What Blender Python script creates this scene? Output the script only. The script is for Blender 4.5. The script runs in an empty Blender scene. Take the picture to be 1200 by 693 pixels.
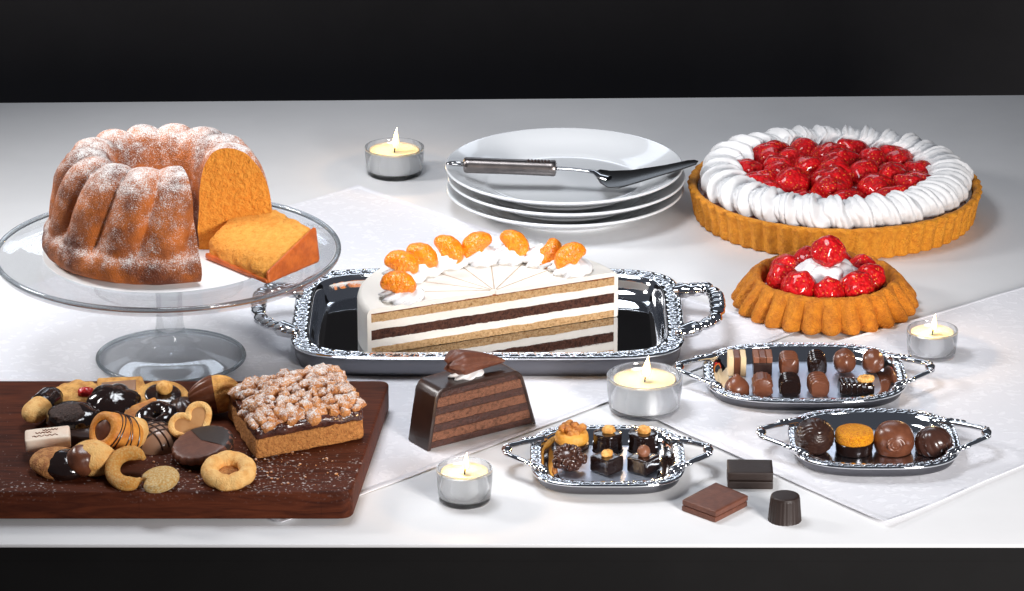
import bpy, bmesh, math, random
from mathutils import Vector, Matrix, Euler, noise
V = Vector
PI = math.pi
R = math.radians
random.seed(7)
SC = bpy.context.scene
COL = SC.collection

# ------------------------------------------------------------------ camera
PW, PH = 1200.0, 693.0                       # the photograph's own size
DIST, ELEV = 4.0, R(20.3)
TGT = V((0, 0, 0.0))
CAM = V((0, -DIST*math.cos(ELEV), DIST*math.sin(ELEV)))
FPX = 1150.0*DIST                            # focal length in photo pixels
cam_d = bpy.data.cameras.new('camera'); cam = bpy.data.objects.new('camera', cam_d); COL.objects.link(cam)
cam.location = CAM
fw = (TGT-CAM).normalized(); rt = fw.cross(V((0, 0, 1))).normalized(); up = rt.cross(fw)
cam.rotation_euler = fw.to_track_quat('-Z', 'Y').to_euler()
cam_d.sensor_width = 36; cam_d.lens = 36*FPX/PW
cam_d.clip_start = 0.1; cam_d.clip_end = 60
SC.camera = cam

def at(px, py, z=0.0):
    """the point at height z seen at photo pixel (px,py): used to read where things stand"""
    d = fw*FPX + rt*(px-PW/2) - up*(py-PH/2)
    t = (z-CAM.z)/d.z
    return CAM + d*t
def met(px, p):
    """length in metres of px photo pixels across at point p"""
    return px*((p-CAM).dot(fw))/FPX

# ------------------------------------------------------------------ world, lamps, exposure
w = bpy.data.worlds.new('World'); SC.world = w; w.use_nodes = True
w.node_tree.nodes['Background'].inputs['Color'].default_value = (0.75, 0.82, 1.0, 1)
w.node_tree.nodes['Background'].inputs['Strength'].default_value = 0.08
SC.view_settings.view_transform = 'Standard'; SC.view_settings.look = 'None'
SC.view_settings.exposure = 0.0; SC.view_settings.gamma = 1
SC.render.engine = 'CYCLES'
SC.cycles.use_denoising = True
SC.cycles.max_bounces = 14; SC.cycles.transmission_bounces = 12; SC.cycles.glossy_bounces = 6
SC.cycles.sample_clamp_indirect = 6.0
SC.cycles.blur_glossy = 0.3

def area(name, loc, tgt, sx, sy, watts, col, spread=180):
    d = bpy.data.lights.new(name, 'AREA'); d.shape = 'RECTANGLE'; d.size = sx; d.size_y = sy
    d.energy = watts; d.color = col; d.spread = R(spread)
    o = bpy.data.objects.new(name, d); COL.objects.link(o); o.location = loc
    o.rotation_euler = (V(tgt)-V(loc)).to_track_quat('-Z', 'Y').to_euler()
    return o
area('softbox_overhead', (-0.22, -0.18, 1.05), (-0.03, -0.14, 0), 0.45, 0.36, 3.45, (0.91, 0.945, 1.0), 104)
area('softbox_side', (-1.20, 0.12, 0.80), (-0.08, -0.04, 0), 0.28, 0.28, 3.1, (1.0, 0.98, 0.97), 84)
area('added_strip_back', (-0.15, 1.75, 1.12), (0.0, -0.30, 0), 1.6, 0.36, 1.1, (0.80, 0.88, 1.0), 80)  # added lamp out of view, put in to brighten the small tray floors
area('softbox_front', (1.00, -1.95, 0.52), (0.02, 0.05, 0.05), 0.5, 0.5, 7.8, (1.0, 0.97, 0.955), 70)

# ------------------------------------------------------------------ materials
def mat(name, col, rough=0.5, col2=None, nscale=60, lo=0.4, hi=0.6, bump=0, bscale=300, bdet=3, bdist=0.002,
        metal=0, coat=0, coatr=0.08, sss=0, sssr=(0.004, 0.002, 0.001), trans=0, ior=1.45, spec=0.5, emit=None, estr=0,
        sugar=0, sugscale=700, sheen=0, seeds=None, bump2=0, b2scale=40, vor=0, vscale=300, vbump=0):
    m = bpy.data.materials.new(name); m.use_nodes = True
    nt = m.node_tree; N = nt.nodes; L = nt.links
    b = N['Principled BSDF']
    b.inputs['Base Color'].default_value = (*col, 1); b.inputs['Roughness'].default_value = rough
    b.inputs['Metallic'].default_value = metal; b.inputs['IOR'].default_value = ior
    b.inputs['Specular IOR Level'].default_value = spec
    b.inputs['Coat Weight'].default_value = coat; b.inputs['Coat Roughness'].default_value = coatr
    b.inputs['Transmission Weight'].default_value = trans
    b.inputs['Sheen Weight'].default_value = sheen
    if sss:
        b.inputs['Subsurface Weight'].default_value = sss; b.inputs['Subsurface Radius'].default_value = sssr
        b.inputs['Subsurface Scale'].default_value = 1.0
    if emit:
        b.inputs['Emission Color'].default_value = (*emit, 1); b.inputs['Emission Strength'].default_value = estr
    tc = N.new('ShaderNodeTexCoord'); oi = N.new('ShaderNodeObjectInfo')
    va = N.new('ShaderNodeVectorMath'); va.operation = 'ADD'
    L.new(tc.outputs['Object'], va.inputs[0]); L.new(oi.outputs['Random'], va.inputs[1])
    vec = va.outputs[0]
    def nz(scale, det=4, rg=0.6):
        n = N.new('ShaderNodeTexNoise'); n.inputs['Scale'].default_value = scale
        n.inputs['Detail'].default_value = det; n.inputs['Roughness'].default_value = rg
        L.new(vec, n.inputs['Vector']); return n
    def ramp(src, a, c):
        r = N.new('ShaderNodeMapRange'); r.inputs[1].default_value = a; r.inputs[2].default_value = c
        L.new(src, r.inputs[0]); r.clamp = True; return r.outputs[0]
    cur = None
    if col2:
        mx = N.new('ShaderNodeMix'); mx.data_type = 'RGBA'
        mx.inputs[6].default_value = (*col, 1); mx.inputs[7].default_value = (*col2, 1)
        L.new(ramp(nz(nscale).outputs[0], lo, hi), mx.inputs[0]); cur = mx.outputs[2]
    if sugar:
        g = N.new('ShaderNodeNewGeometry'); sp = N.new('ShaderNodeSeparateXYZ'); L.new(g.outputs['Normal'], sp.inputs[0])
        upz = ramp(sp.outputs[2], -0.25, 0.95)
        n1 = nz(sugscale, 2).outputs[0]; n2 = nz(sugscale*0.09, 3).outputs[0]
        ad = N.new('ShaderNodeMath'); ad.operation = 'MULTIPLY_ADD'; L.new(n2, ad.inputs[0]); ad.inputs[1].default_value = 0.55; L.new(n1, ad.inputs[2])
        ad2 = N.new('ShaderNodeMath'); ad2.operation = 'MULTIPLY_ADD'; L.new(upz, ad2.inputs[0]); ad2.inputs[1].default_value = 0.33; L.new(ad.outputs[0], ad2.inputs[2])
        f = ramp(ad2.outputs[0], 1.08-sugar, 1.36-sugar)
        mx = N.new('ShaderNodeMix'); mx.data_type = 'RGBA'
        if cur: L.new(cur, mx.inputs[6])
        else: mx.inputs[6].default_value = (*col, 1)
        mx.inputs[7].default_value = (0.82, 0.79, 0.76, 1); L.new(f, mx.inputs[0]); cur = mx.outputs[2]
    if seeds:
        sv_ = N.new('ShaderNodeTexVoronoi'); sv_.inputs['Scale'].default_value = vscale; L.new(vec, sv_.inputs['Vector'])
        mx = N.new('ShaderNodeMix'); mx.data_type = 'RGBA'; L.new(ramp(sv_.outputs['Distance'], 0.24, 0.14), mx.inputs[0])
        L.new(cur, mx.inputs[6]); mx.inputs[7].default_value = (*seeds, 1); cur = mx.outputs[2]
    if cur: L.new(cur, b.inputs['Base Color'])
    nrm = None
    def addbump(h, strength, dist):
        nonlocal nrm
        bp = N.new('ShaderNodeBump'); bp.inputs['Strength'].default_value = strength; bp.inputs['Distance'].default_value = dist
        L.new(h, bp.inputs['Height'])
        if nrm: L.new(nrm, bp.inputs['Normal'])
        nrm = bp.outputs[0]
    if bump2: addbump(nz(b2scale, 2).outputs[0], bump2, 0.004)
    if bump: addbump(nz(bscale, bdet).outputs[0], bump, bdist)
    if vor:
        vn = N.new('ShaderNodeTexVoronoi'); vn.inputs['Scale'].default_value = vscale; L.new(vec, vn.inputs['Vector'])
        addbump(vn.outputs['Distance'], vor, 0.002)
    if nrm: L.new(nrm, b.inputs['Normal'])
    m['_b'] = 1
    return m

M = {}
M['backdrop'] = mat('charcoal studio backdrop', (0.105, 0.098, 0.098), 0.95, (0.12, 0.112, 0.112), 3, spec=0.1)
M['table'] = mat('white table paint', (0.78, 0.78, 0.785), 0.5, (0.73, 0.73, 0.735), 9, 0.3, 0.7, bump=0.06, bscale=120, bump2=0.03, b2scale=14)
M['apron'] = mat('black painted apron', (0.0068, 0.0063, 0.0063), 0.6, (0.0080, 0.0074, 0.0074), 12, spec=0.2)
M['porcelain'] = mat('white porcelain', (0.76, 0.78, 0.80), 0.12, coat=0.6, coatr=0.04)
M['glass'] = mat('clear glass', (1, 1, 1), 0.0, trans=1, ior=1.45)
M['standglass'] = mat('clear pressed glass', (0.99, 1, 1), 0.0, trans=1, ior=1.45)
def clearglass(m, f):
    nt = m.node_tree; out = nt.nodes['Material Output']; b = nt.nodes['Principled BSDF']
    tr = nt.nodes.new('ShaderNodeBsdfTransparent'); tr.inputs[0].default_value = (0.96, 0.97, 0.975, 1); mx = nt.nodes.new('ShaderNodeMixShader'); mx.inputs[0].default_value = f
    nt.links.new(b.outputs[0], mx.inputs[1]); nt.links.new(tr.outputs[0], mx.inputs[2]); nt.links.new(mx.outputs[0], out.inputs[0])
clearglass(M['glass'], 0.25); clearglass(M['standglass'], 0.70)
M['rimglass'] = mat('glass rim', (0.62, 0.66, 0.68), 0.0, trans=1, ior=1.5)
M['silver'] = mat('polished silver', (0.80, 0.81, 0.83), 0.07, metal=1, bump=0.02, bscale=200)
M['silverdark'] = mat('dark polished tray floor', (0.50, 0.51, 0.53), 0.045, metal=1, bump=0.03, bscale=60)
M['silversatin'] = mat('satin silver tray floor', (0.74, 0.80, 0.92), 0.42, metal=1, bump=0.03, bscale=90)
M['silverbrush'] = mat('silver tray floor', (0.60, 0.63, 0.70), 0.22, metal=1, bump=0.03, bscale=90)
M['silvershade'] = mat('silver underside with painted shade', (0.16, 0.16, 0.175), 0.38, metal=1, bump=0.05, bscale=120)  # outer wall's own shade and dark reflection put into the metal colour
M['steel'] = mat('brushed steel', (0.24, 0.215, 0.205), 0.30, (0.19, 0.17, 0.165), 90, metal=1)
M['steelpol'] = mat('polished blade steel', (0.45, 0.45, 0.46), 0.12, metal=1)
M['alu'] = mat('thin aluminium cup', (0.80, 0.80, 0.80), 0.33, metal=1, bump=0.2, bscale=260)
M['wax'] = mat('cream candle wax', (0.88, 0.72, 0.40), 0.42, sss=0.6, sssr=(0.02, 0.012, 0.006), emit=(1.0, 0.62, 0.25), estr=0.12)  # faint emission paints the flame's glow into the wax
M['wick'] = mat('burnt wick', (0.02, 0.016, 0.012), 0.9)
M['flame'] = mat('candle flame', (1, 0.8, 0.5), 0.5, emit=(1.0, 0.60, 0.20), estr=2.4)
M['bundt'] = mat('baked bundt crust with icing sugar', (0.62, 0.165, 0.022), 0.58, (0.15, 0.034, 0.010), 22, 0.38, 0.64, bump=0.9, bscale=620, bump2=0.3, b2scale=150, sugar=0.145, sugscale=1000)
M['crumb'] = mat('orange cake crumb', (0.96, 0.40, 0.052), 0.8, (0.86, 0.285, 0.026), 210, 0.36, 0.70, bump=1.0, bscale=480, bdet=6, bdist=0.003, bump2=0.6, b2scale=170, vor=0.35, vscale=260)
M['crumbpale'] = mat('golden cake crumb', (0.98, 0.445, 0.078), 0.8, (0.88, 0.33, 0.036), 210, 0.36, 0.70, bump=1.0, bscale=480, bdet=6, bdist=0.004, bump2=0.8, b2scale=170, vor=0.35, vscale=260)
M['crust'] = mat('baked orange crust', (0.62, 0.145, 0.022), 0.45, (0.46, 0.09, 0.014), 80, bump=0.4, bscale=420, coat=0.15)
M['tart'] = mat('golden shortcrust', (0.84, 0.335, 0.020), 0.62, (0.66, 0.215, 0.010), 170, 0.36, 0.70, bump=0.9, bscale=520, bdet=4, bdist=0.003, bump2=0.35, b2scale=130)
M['tart2'] = mat('golden sponge tartlet', (0.78, 0.275, 0.014), 0.68, (0.50, 0.135, 0.006), 130, 0.36, 0.72, bump=1.0, bscale=560, bdet=5, bdist=0.004, bump2=0.5, b2scale=150)
M['cream'] = mat('whipped cream', (0.78, 0.78, 0.785), 0.5, bump=0.12, bscale=260)
M['icing'] = mat('cream icing', (0.80, 0.755, 0.685), 0.5, bump=0.12, bscale=150)
M['berry'] = mat('glazed strawberry', (0.66, 0.008, 0.012), 0.40, (0.42, 0.003, 0.006), 150, coat=0.55, coatr=0.06, vor=0.9, vscale=265, bump2=0.5, b2scale=210, spec=0.15, seeds=(0.80, 0.24, 0.04))
M['jelly'] = mat('red fruit jelly', (0.22, 0.006, 0.006), 0.1, coat=0.8, bump2=0.5, b2scale=80)
M['jamdark'] = mat('dark jam filling', (0.07, 0.010, 0.008), 0.25, coat=0.4, bump=0.4, bscale=200)
M['mandarin'] = mat('mandarin flesh', (0.98, 0.30, 0.010), 0.3, (0.88, 0.20, 0.006), 220, coat=0.35, coatr=0.15, vor=0.5, vscale=480, bump=0.3, bscale=300)
M['sponge'] = mat('pale sponge', (0.78, 0.50, 0.25), 0.85, (0.46, 0.22, 0.07), 330, 0.46, 0.72, bump=1.0, bscale=600, bdet=5, bdist=0.004)
M['chocsponge'] = mat('chocolate sponge', (0.13, 0.048, 0.029), 0.85, (0.030, 0.009, 0.006), 330, 0.44, 0.70, bump=1.0, bscale=600, bdet=5, bdist=0.004)
M['skin'] = mat('baked sponge skin', (0.30, 0.10, 0.03), 0.8, bump=0.5, bscale=400)
M['lightchoc'] = mat('light chocolate sponge', (0.27, 0.115, 0.066), 0.85, (0.085, 0.032, 0.018), 330, 0.46, 0.72, bump=1.0, bscale=600, bdet=5, bdist=0.004)
M['ganache'] = mat('chocolate cream layer', (0.062, 0.020, 0.013), 0.5, (0.034, 0.010, 0.006), 300, bump=0.7, bscale=450)
M['dark'] = mat('dark chocolate', (0.026, 0.0105, 0.0075), 0.32, (0.040, 0.017, 0.011), 110, coat=0.3, coatr=0.2, bump=0.14, bscale=260, bump2=0.08, b2scale=90)
M['darkgloss'] = mat('glossy dark chocolate glaze', (0.014, 0.0065, 0.005), 0.13, coat=0.6, coatr=0.06, bump2=0.25, b2scale=110)
M['darkmatt'] = mat('matt dark chocolate', (0.022, 0.012, 0.009), 0.5, bump=0.08, bscale=250)
M['milk'] = mat('milk chocolate', (0.165, 0.055, 0.026), 0.32, (0.13, 0.042, 0.02), 110, coat=0.25, coatr=0.2, bump=0.12, bscale=260, bump2=0.06, b2scale=90)
M['milkmatt'] = mat('matt milk chocolate', (0.150, 0.053, 0.031), 0.46, (0.115, 0.04, 0.024), 140, bump=0.15, bscale=420)
M['milklight'] = mat('light milk chocolate', (0.24, 0.095, 0.05), 0.4, bump=0.05, bscale=200)
M['nougat'] = mat('pale nougat glaze', (0.30, 0.165, 0.10), 0.3, coat=0.3)
M['white'] = mat('white chocolate', (0.78, 0.60, 0.36), 0.4)
M['whiteblock'] = mat('pale fondant', (0.88, 0.74, 0.60), 0.5, (0.84, 0.64, 0.50), 60, bump=0.1, bscale=200)
M['biscuit'] = mat('golden biscuit', (0.90, 0.49, 0.135), 0.62, (0.56, 0.215, 0.045), 130, 0.38, 0.70, bump=0.8, bscale=620, bdist=0.003, bump2=0.25, b2scale=160)
M['biscuitpale'] = mat('pale biscuit', (0.94, 0.57, 0.205), 0.6, (0.80, 0.36, 0.08), 120, 0.40, 0.72, bump=0.6, bscale=620, bdist=0.003, bump2=0.2, b2scale=160)
M['biscuitbrown'] = mat('brown biscuit', (0.74, 0.35, 0.115), 0.68, (0.40, 0.145, 0.04), 120, bump=0.8, bscale=560, bdist=0.003)
M['wafer'] = mat('orange wafer', (0.80, 0.33, 0.055), 0.5, (0.58, 0.17, 0.022), 110, 0.38, 0.68, bump=0.5, bscale=420)
M['sugared'] = mat('sugared biscuit', (0.82, 0.34, 0.055), 0.5, (0.86, 0.52, 0.17), 520, 0.46, 0.60, bump=1.0, bscale=900, bdist=0.003)
M['sugaredpale'] = mat('pale sugared biscuit', (0.82, 0.44, 0.105), 0.5, (0.92, 0.70, 0.36), 520, 0.42, 0.6, bump=1.0, bscale=900, bdist=0.003)
M['crumble'] = mat('sugar dusted crumble', (0.66, 0.285, 0.09), 0.72, (0.40, 0.135, 0.036), 120, 0.4, 0.66, bump=0.8, bscale=520, bdist=0.003, sugar=0.125, sugscale=700)
M['jamglaze'] = mat('plum jam', (0.040, 0.014, 0.012), 0.18, (0.085, 0.028, 0.018), 120, coat=0.6, bump2=0.8, b2scale=130)
M['cakebase'] = mat('butter cake base', (0.62, 0.27, 0.075), 0.8, (0.40, 0.145, 0.035), 300, 0.4, 0.68, bump=1.0, bscale=520, bdist=0.004, bump2=0.4, b2scale=130)
M['nut'] = mat('pale nut', (0.82, 0.46, 0.13), 0.5, (0.60, 0.26, 0.05), 200, bump=0.6, bscale=420)
M['walnut'] = mat('walnut', (0.58, 0.24, 0.045), 0.5, (0.40, 0.13, 0.025), 150, bump=0.8, bscale=260)
M['marzipan'] = mat('marzipan', (0.78, 0.40, 0.07), 0.55, (0.70, 0.31, 0.04), 120, bump=0.3, bscale=300)
M['orangetop'] = mat('orange sugar top', (0.95, 0.40, 0.010), 0.5, (0.72, 0.20, 0.004), 560, 0.42, 0.62, bump=1.0, bscale=800, bdist=0.003)
M['cherry'] = mat('candied cherry', (0.55, 0.012, 0.012), 0.2, coat=0.5, bump2=0.5, b2scale=250)
M['card'] = mat('white cake card', (0.80, 0.80, 0.80), 0.5)

def wood():
    m = bpy.data.materials.new('dark oiled wood with sugar dust'); m.use_nodes = True
    nt = m.node_tree; N = nt.nodes; L = nt.links; b = N['Principled BSDF']
    tc = N.new('ShaderNodeTexCoord')
    mp = N.new('ShaderNodeMapping'); mp.inputs['Scale'].default_value = (9, 70, 70); L.new(tc.outputs['Object'], mp.inputs[0])
    n = N.new('ShaderNodeTexNoise'); n.inputs['Scale'].default_value = 2.2; n.inputs['Detail'].default_value = 6; n.inputs['Distortion'].default_value = 1.2
    L.new(mp.outputs[0], n.inputs['Vector'])
    cr = N.new('ShaderNodeValToRGB'); cr.color_ramp.elements[0].position = 0.3; cr.color_ramp.elements[0].color = (0.042, 0.0088, 0.0036, 1)
    cr.color_ramp.elements[1].position = 0.75; cr.color_ramp.elements[1].color = (0.122, 0.029, 0.0105, 1); L.new(n.outputs[0], cr.inputs[0])
    # glued staves
    br = N.new('ShaderNodeTexBrick'); br.inputs['Scale'].default_value = 1; br.inputs['Brick Width'].default_value = 0.16; br.inputs['Row Height'].default_value = 0.05
    br.inputs['Mortar Size'].default_value = 0.0004; br.inputs['Color1'].default_value = (1, 1, 1, 1); br.inputs['Color2'].default_value = (0.70, 0.66, 0.62, 1); br.inputs['Mortar'].default_value = (0.5, 0.45, 0.42, 1)
    L.new(tc.outputs['Object'], br.inputs['Vector'])
    mu = N.new('ShaderNodeMix'); mu.data_type = 'RGBA'; mu.blend_type = 'MULTIPLY'; mu.inputs[0].default_value = 0.6
    L.new(cr.outputs[0], mu.inputs[6]); L.new(br.outputs[0], mu.inputs[7])
    # icing sugar specks, fallen on the top only
    s1 = N.new('ShaderNodeTexNoise'); s1.inputs['Scale'].default_value = 330; s1.inputs['Detail'].default_value = 3; L.new(tc.outputs['Object'], s1.inputs['Vector'])
    s2 = N.new('ShaderNodeTexNoise'); s2.inputs['Scale'].default_value = 13; s2.inputs['Detail'].default_value = 2; L.new(tc.outputs['Object'], s2.inputs['Vector'])
    g = N.new('ShaderNodeNewGeometry'); sp = N.new('ShaderNodeSeparateXYZ'); L.new(g.outputs['Normal'], sp.inputs[0])
    so = N.new('ShaderNodeSeparateXYZ'); L.new(tc.outputs['Object'], so.inputs[0])
    fr = N.new('ShaderNodeMapRange'); fr.inputs[1].default_value = 0.16; fr.inputs[2].default_value = -0.15; fr.inputs[3].default_value = -0.12; fr.inputs[4].default_value = 0.12; L.new(so.outputs[1], fr.inputs[0])
    a1 = N.new('ShaderNodeMath'); a1.operation = 'MULTIPLY_ADD'; L.new(s2.outputs[0], a1.inputs[0]); a1.inputs[1].default_value = 0.35; L.new(s1.outputs[0], a1.inputs[2])
    a2 = N.new('ShaderNodeMath'); a2.operation = 'ADD'; L.new(a1.outputs[0], a2.inputs[0]); L.new(fr.outputs[0], a2.inputs[1])
    r = N.new('ShaderNodeMapRange'); r.inputs[1].default_value = 0.875; r.inputs[2].default_value = 1.05; L.new(a2.outputs[0], r.inputs[0])
    mm = N.new('ShaderNodeMath'); mm.operation = 'MULTIPLY'; L.new(r.outputs[0], mm.inputs[0]); L.new(sp.outputs[2], mm.inputs[1]); mm.use_clamp = True
    mx = N.new('ShaderNodeMix'); mx.data_type = 'RGBA'; L.new(mu.outputs[2], mx.inputs[6]); mx.inputs[7].default_value = (0.62, 0.56, 0.54, 1); L.new(mm.outputs[0], mx.inputs[0])
    L.new(mx.outputs[2], b.inputs['Base Color']); b.inputs['Roughness'].default_value = 0.6; b.inputs['Specular IOR Level'].default_value = 0.12
    bp = N.new('ShaderNodeBump'); bp.inputs['Strength'].default_value = 0.15; bp.inputs['Distance'].default_value = 0.001; L.new(n.outputs[0], bp.inputs['Height']); L.new(bp.outputs[0], b.inputs['Normal'])
    return m
M['wood'] = wood()

def damask():
    m = bpy.data.materials.new('white damask linen'); m.use_nodes = True
    nt = m.node_tree; N = nt.nodes; L = nt.links; b = N['Principled BSDF']
    tc = N.new('ShaderNodeTexCoord')
    v = N.new('ShaderNodeTexVoronoi'); v.inputs['Scale'].default_value = 48; v.feature = 'DISTANCE_TO_EDGE'
    dn = N.new('ShaderNodeTexNoise'); dn.inputs['Scale'].default_value = 26; L.new(tc.outputs['Object'], dn.inputs['Vector'])
    ad = N.new('ShaderNodeMix'); ad.data_type = 'VECTOR'; ad.inputs[0].default_value = 0.06; L.new(tc.outputs['Object'], ad.inputs[4]); L.new(dn.outputs['Color'], ad.inputs[5]); L.new(ad.outputs[1], v.inputs['Vector'])
    wv = N.new('ShaderNodeTexWave'); wv.wave_type = 'RINGS'; wv.inputs['Scale'].default_value = 17; wv.inputs['Distortion'].default_value = 9; wv.inputs['Detail'].default_value = 2; wv.inputs['Detail Scale'].default_value = 5
    L.new(tc.outputs['Object'], wv.inputs['Vector'])
    th = N.new('ShaderNodeMapRange'); th.inputs[1].default_value = 0.10; th.inputs[2].default_value = 0.14; L.new(v.outputs['Distance'], th.inputs[0])
    t2 = N.new('ShaderNodeMapRange'); t2.inputs[1].default_value = 0.55; t2.inputs[2].default_value = 0.65; L.new(wv.outputs['Fac'], t2.inputs[0])
    mu = N.new('ShaderNodeMath'); mu.operation = 'MULTIPLY'; L.new(th.outputs[0], mu.inputs[0]); L.new(t2.outputs[0], mu.inputs[1])
    mx = N.new('ShaderNodeMix'); mx.data_type = 'RGBA'; L.new(mu.outputs[0], mx.inputs[0]); mx.inputs[6].default_value = (0.765, 0.765, 0.805, 1); mx.inputs[7].default_value = (0.825, 0.825, 0.865, 1)
    L.new(mx.outputs[2], b.inputs['Base Color']); b.inputs['Roughness'].default_value = 0.7; b.inputs['Sheen Weight'].default_value = 0.2
    n = N.new('ShaderNodeTexNoise'); n.inputs['Scale'].default_value = 900; L.new(tc.outputs['Object'], n.inputs['Vector'])
    b1 = N.new('ShaderNodeBump'); b1.inputs['Strength'].default_value = 0.35; b1.inputs['Distance'].default_value = 0.0006; L.new(mu.outputs[0], b1.inputs['Height'])
    b2 = N.new('ShaderNodeBump'); b2.inputs['Strength'].default_value = 0.25; b2.inputs['Distance'].default_value = 0.0006; L.new(n.outputs[0], b2.inputs['Height']); L.new(b1.outputs[0], b2.inputs['Normal'])
    L.new(b2.outputs[0], b.inputs['Normal'])
    return m
M['damask'] = damask()

# ------------------------------------------------------------------ mesh builder
class MB:
    def __init__(s): s.v = []; s.f = []
    def add(s, verts, faces, T=None):
        o = len(s.v)
        s.v += [(T @ V(p)) if T else V(p) for p in verts]
        s.f += [tuple(i+o for i in f) for f in faces]
        return s
    def grid(s, rows, close=True, cap0=False, cap1=False, T=None):
        n = len(rows[0]); vs = [p for r in rows for p in r]; fs = []
        for i in range(len(rows)-1):
            for j in range(n if close else n-1):
                k = (j+1) % n
                fs.append((i*n+j, i*n+k, (i+1)*n+k, (i+1)*n+j))
        if cap0:
            c = len(vs); vs.append(sum((V(p) for p in rows[0]), V())/n)
            fs += [(c, (j+1) % n, j) for j in range(n)]
        if cap1:
            c = len(vs); vs.append(sum((V(p) for p in rows[-1]), V())/n); b = (len(rows)-1)*n
            fs += [(c, b+j, b+(j+1) % n) for j in range(n)]
        return s.add(vs, fs, T)
    def lathe(s, prof, seg=48, mod=None, T=None, c0=True, c1=True, zmod=None):
        rows = []
        for i, (r, z) in enumerate(prof):
            row = []
            for j in range(seg):
                a = 2*PI*j/seg
                rr = r*(mod(a, i/(len(prof)-1)) if mod else 1)
                row.append(V((rr*math.cos(a), rr*math.sin(a), z+(zmod(a, i/(len(prof)-1)) if zmod else 0))))
            rows.append(row)
        return s.grid(rows, True, c0, c1, T)
    def tube(s, pts, rad, seg=10, T=None, flat=1.0, closed=False, caps=True):
        pts = [V(p) for p in pts]; n = len(pts)
        rad = rad if isinstance(rad, (list, tuple)) else [rad]*n
        rows = []; ref = V((0, 0, 1))
        for i in range(n):
            a = pts[(i-1) % n] if (i or closed) else pts[0]; b = pts[(i+1) % n] if (i < n-1 or closed) else pts[-1]
            t = (b-a).normalized()
            if abs(t.dot(ref)) > 0.95: ref = V((1, 0, 0))
            x = t.cross(ref).normalized(); y = x.cross(t)
            rows.append([pts[i]+x*math.cos(2*PI*j/seg)*rad[i]+y*math.sin(2*PI*j/seg)*rad[i]*flat for j in range(seg)])
        if closed: rows.append(rows[0]); caps = False
        return s.grid(rows, True, caps, caps, T)
    def ball(s, c, r, sub=3, disp=None, T=None):
        bm = bmesh.new(); bmesh.ops.create_icosphere(bm, subdivisions=sub, radius=1)
        r = r if isinstance(r, (tuple, list, Vector)) else (r, r, r)
        vs = []
        for v in bm.verts:
            n = v.co.normalized(); k = disp(n) if disp else 1
            vs.append(V(c)+V((n.x*r[0], n.y*r[1], n.z*r[2]))*k)
        fs = [tuple(v.index for v in f.verts) for f in bm.faces]; bm.free()
        return s.add(vs, fs, T)
    def rbox(s, lo, hi, rr=0.003, n=10, nz=0, nf=120, T=None, hexa=None):
        """rounded box; hexa = 8 corner points (bottom 4 ccw, top 4 ccw) bends it into any six-sided block"""
        bm = bmesh.new(); bmesh.ops.create_cube(bm, size=2)
        bmesh.ops.subdivide_edges(bm, edges=bm.edges[:], cuts=n, use_grid_fill=True)
        if hexa:
            h = [V(p) for p in hexa]
            sz = V(((h[1]-h[0]).length, (h[3]-h[0]).length, (h[4]-h[0]).length))
        else:
            lo = V(lo); hi = V(hi); sz = hi-lo
        out = []
        hs = sz/2
        for v in bm.verts:
            p = V([math.copysign(1-(1-abs(c))**1.35, c) for c in v.co])   # more rows near the edges
            q = V((p.x*hs.x, p.y*hs.y, p.z*hs.z))
            e = min(rr, 0.98*min(hs))
            inn = V([max(-(hs[k]-e), min(hs[k]-e, q[k])) for k in range(3)])
            d = q-inn
            if d.length > 1e-9: q = inn+d.normalized()*e
            if nz: q = q+q.normalized()*nz*noise.noise(q*nf+V((3, 7, 1)))
            if hexa:
                u, vv, w_ = [(q[k]/hs[k]+1)/2 for k in range(3)]
                bq = (h[0]*(1-u)+h[1]*u)*(1-vv)+(h[3]*(1-u)+h[2]*u)*vv
                tq = (h[4]*(1-u)+h[5]*u)*(1-vv)+(h[7]*(1-u)+h[6]*u)*vv
                out.append(bq*(1-w_)+tq*w_)
            else: out.append((lo+hi)/2+q)
        bm.verts.index_update()
        fs = [tuple(v.index for v in f.verts) for f in bm.faces]; bm.free()
        return s.add(out, fs, T)
    def prism(s, poly, z0, z1, T=None):
        n = len(poly)
        vs = [V((p[0], p[1], z0)) for p in poly]+[V((p[0], p[1], z1)) for p in poly]
        fs = [tuple(range(n-1, -1, -1)), tuple(range(n, 2*n))]+[(i, (i+1) % n, n+(i+1) % n, n+i) for i in range(n)]
        return s.add(vs, fs, T)
    def build(s, name, m, parent=None, smooth=True, ang=40, bev=0, loc=None):
        me = bpy.data.meshes.new(name); me.from_pydata([tuple(p) for p in s.v], [], s.f)
        bm = bmesh.new(); bm.from_mesh(me)
        if bev:
            bmesh.ops.remove_doubles(bm, verts=bm.verts, dist=1e-6)
            ed = [e for e in bm.edges if len(e.link_faces) == 2 and e.calc_face_angle(0) > R(25)]
            bmesh.ops.bevel(bm, geom=ed, offset=bev, segments=3, affect='EDGES', profile=0.5)
        bmesh.ops.recalc_face_normals(bm, faces=bm.faces)
        bm.to_mesh(me); bm.free()
        if smooth:
            me.polygons.foreach_set('use_smooth', [True]*len(me.polygons)); me.set_sharp_from_angle(angle=R(ang))
        me.materials.append(M[m] if isinstance(m, str) else m); me.update()
        o = bpy.data.objects.new(name, me); COL.objects.link(o)
        if parent: o.parent = parent
        if loc: o.location = loc
        return o

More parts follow.
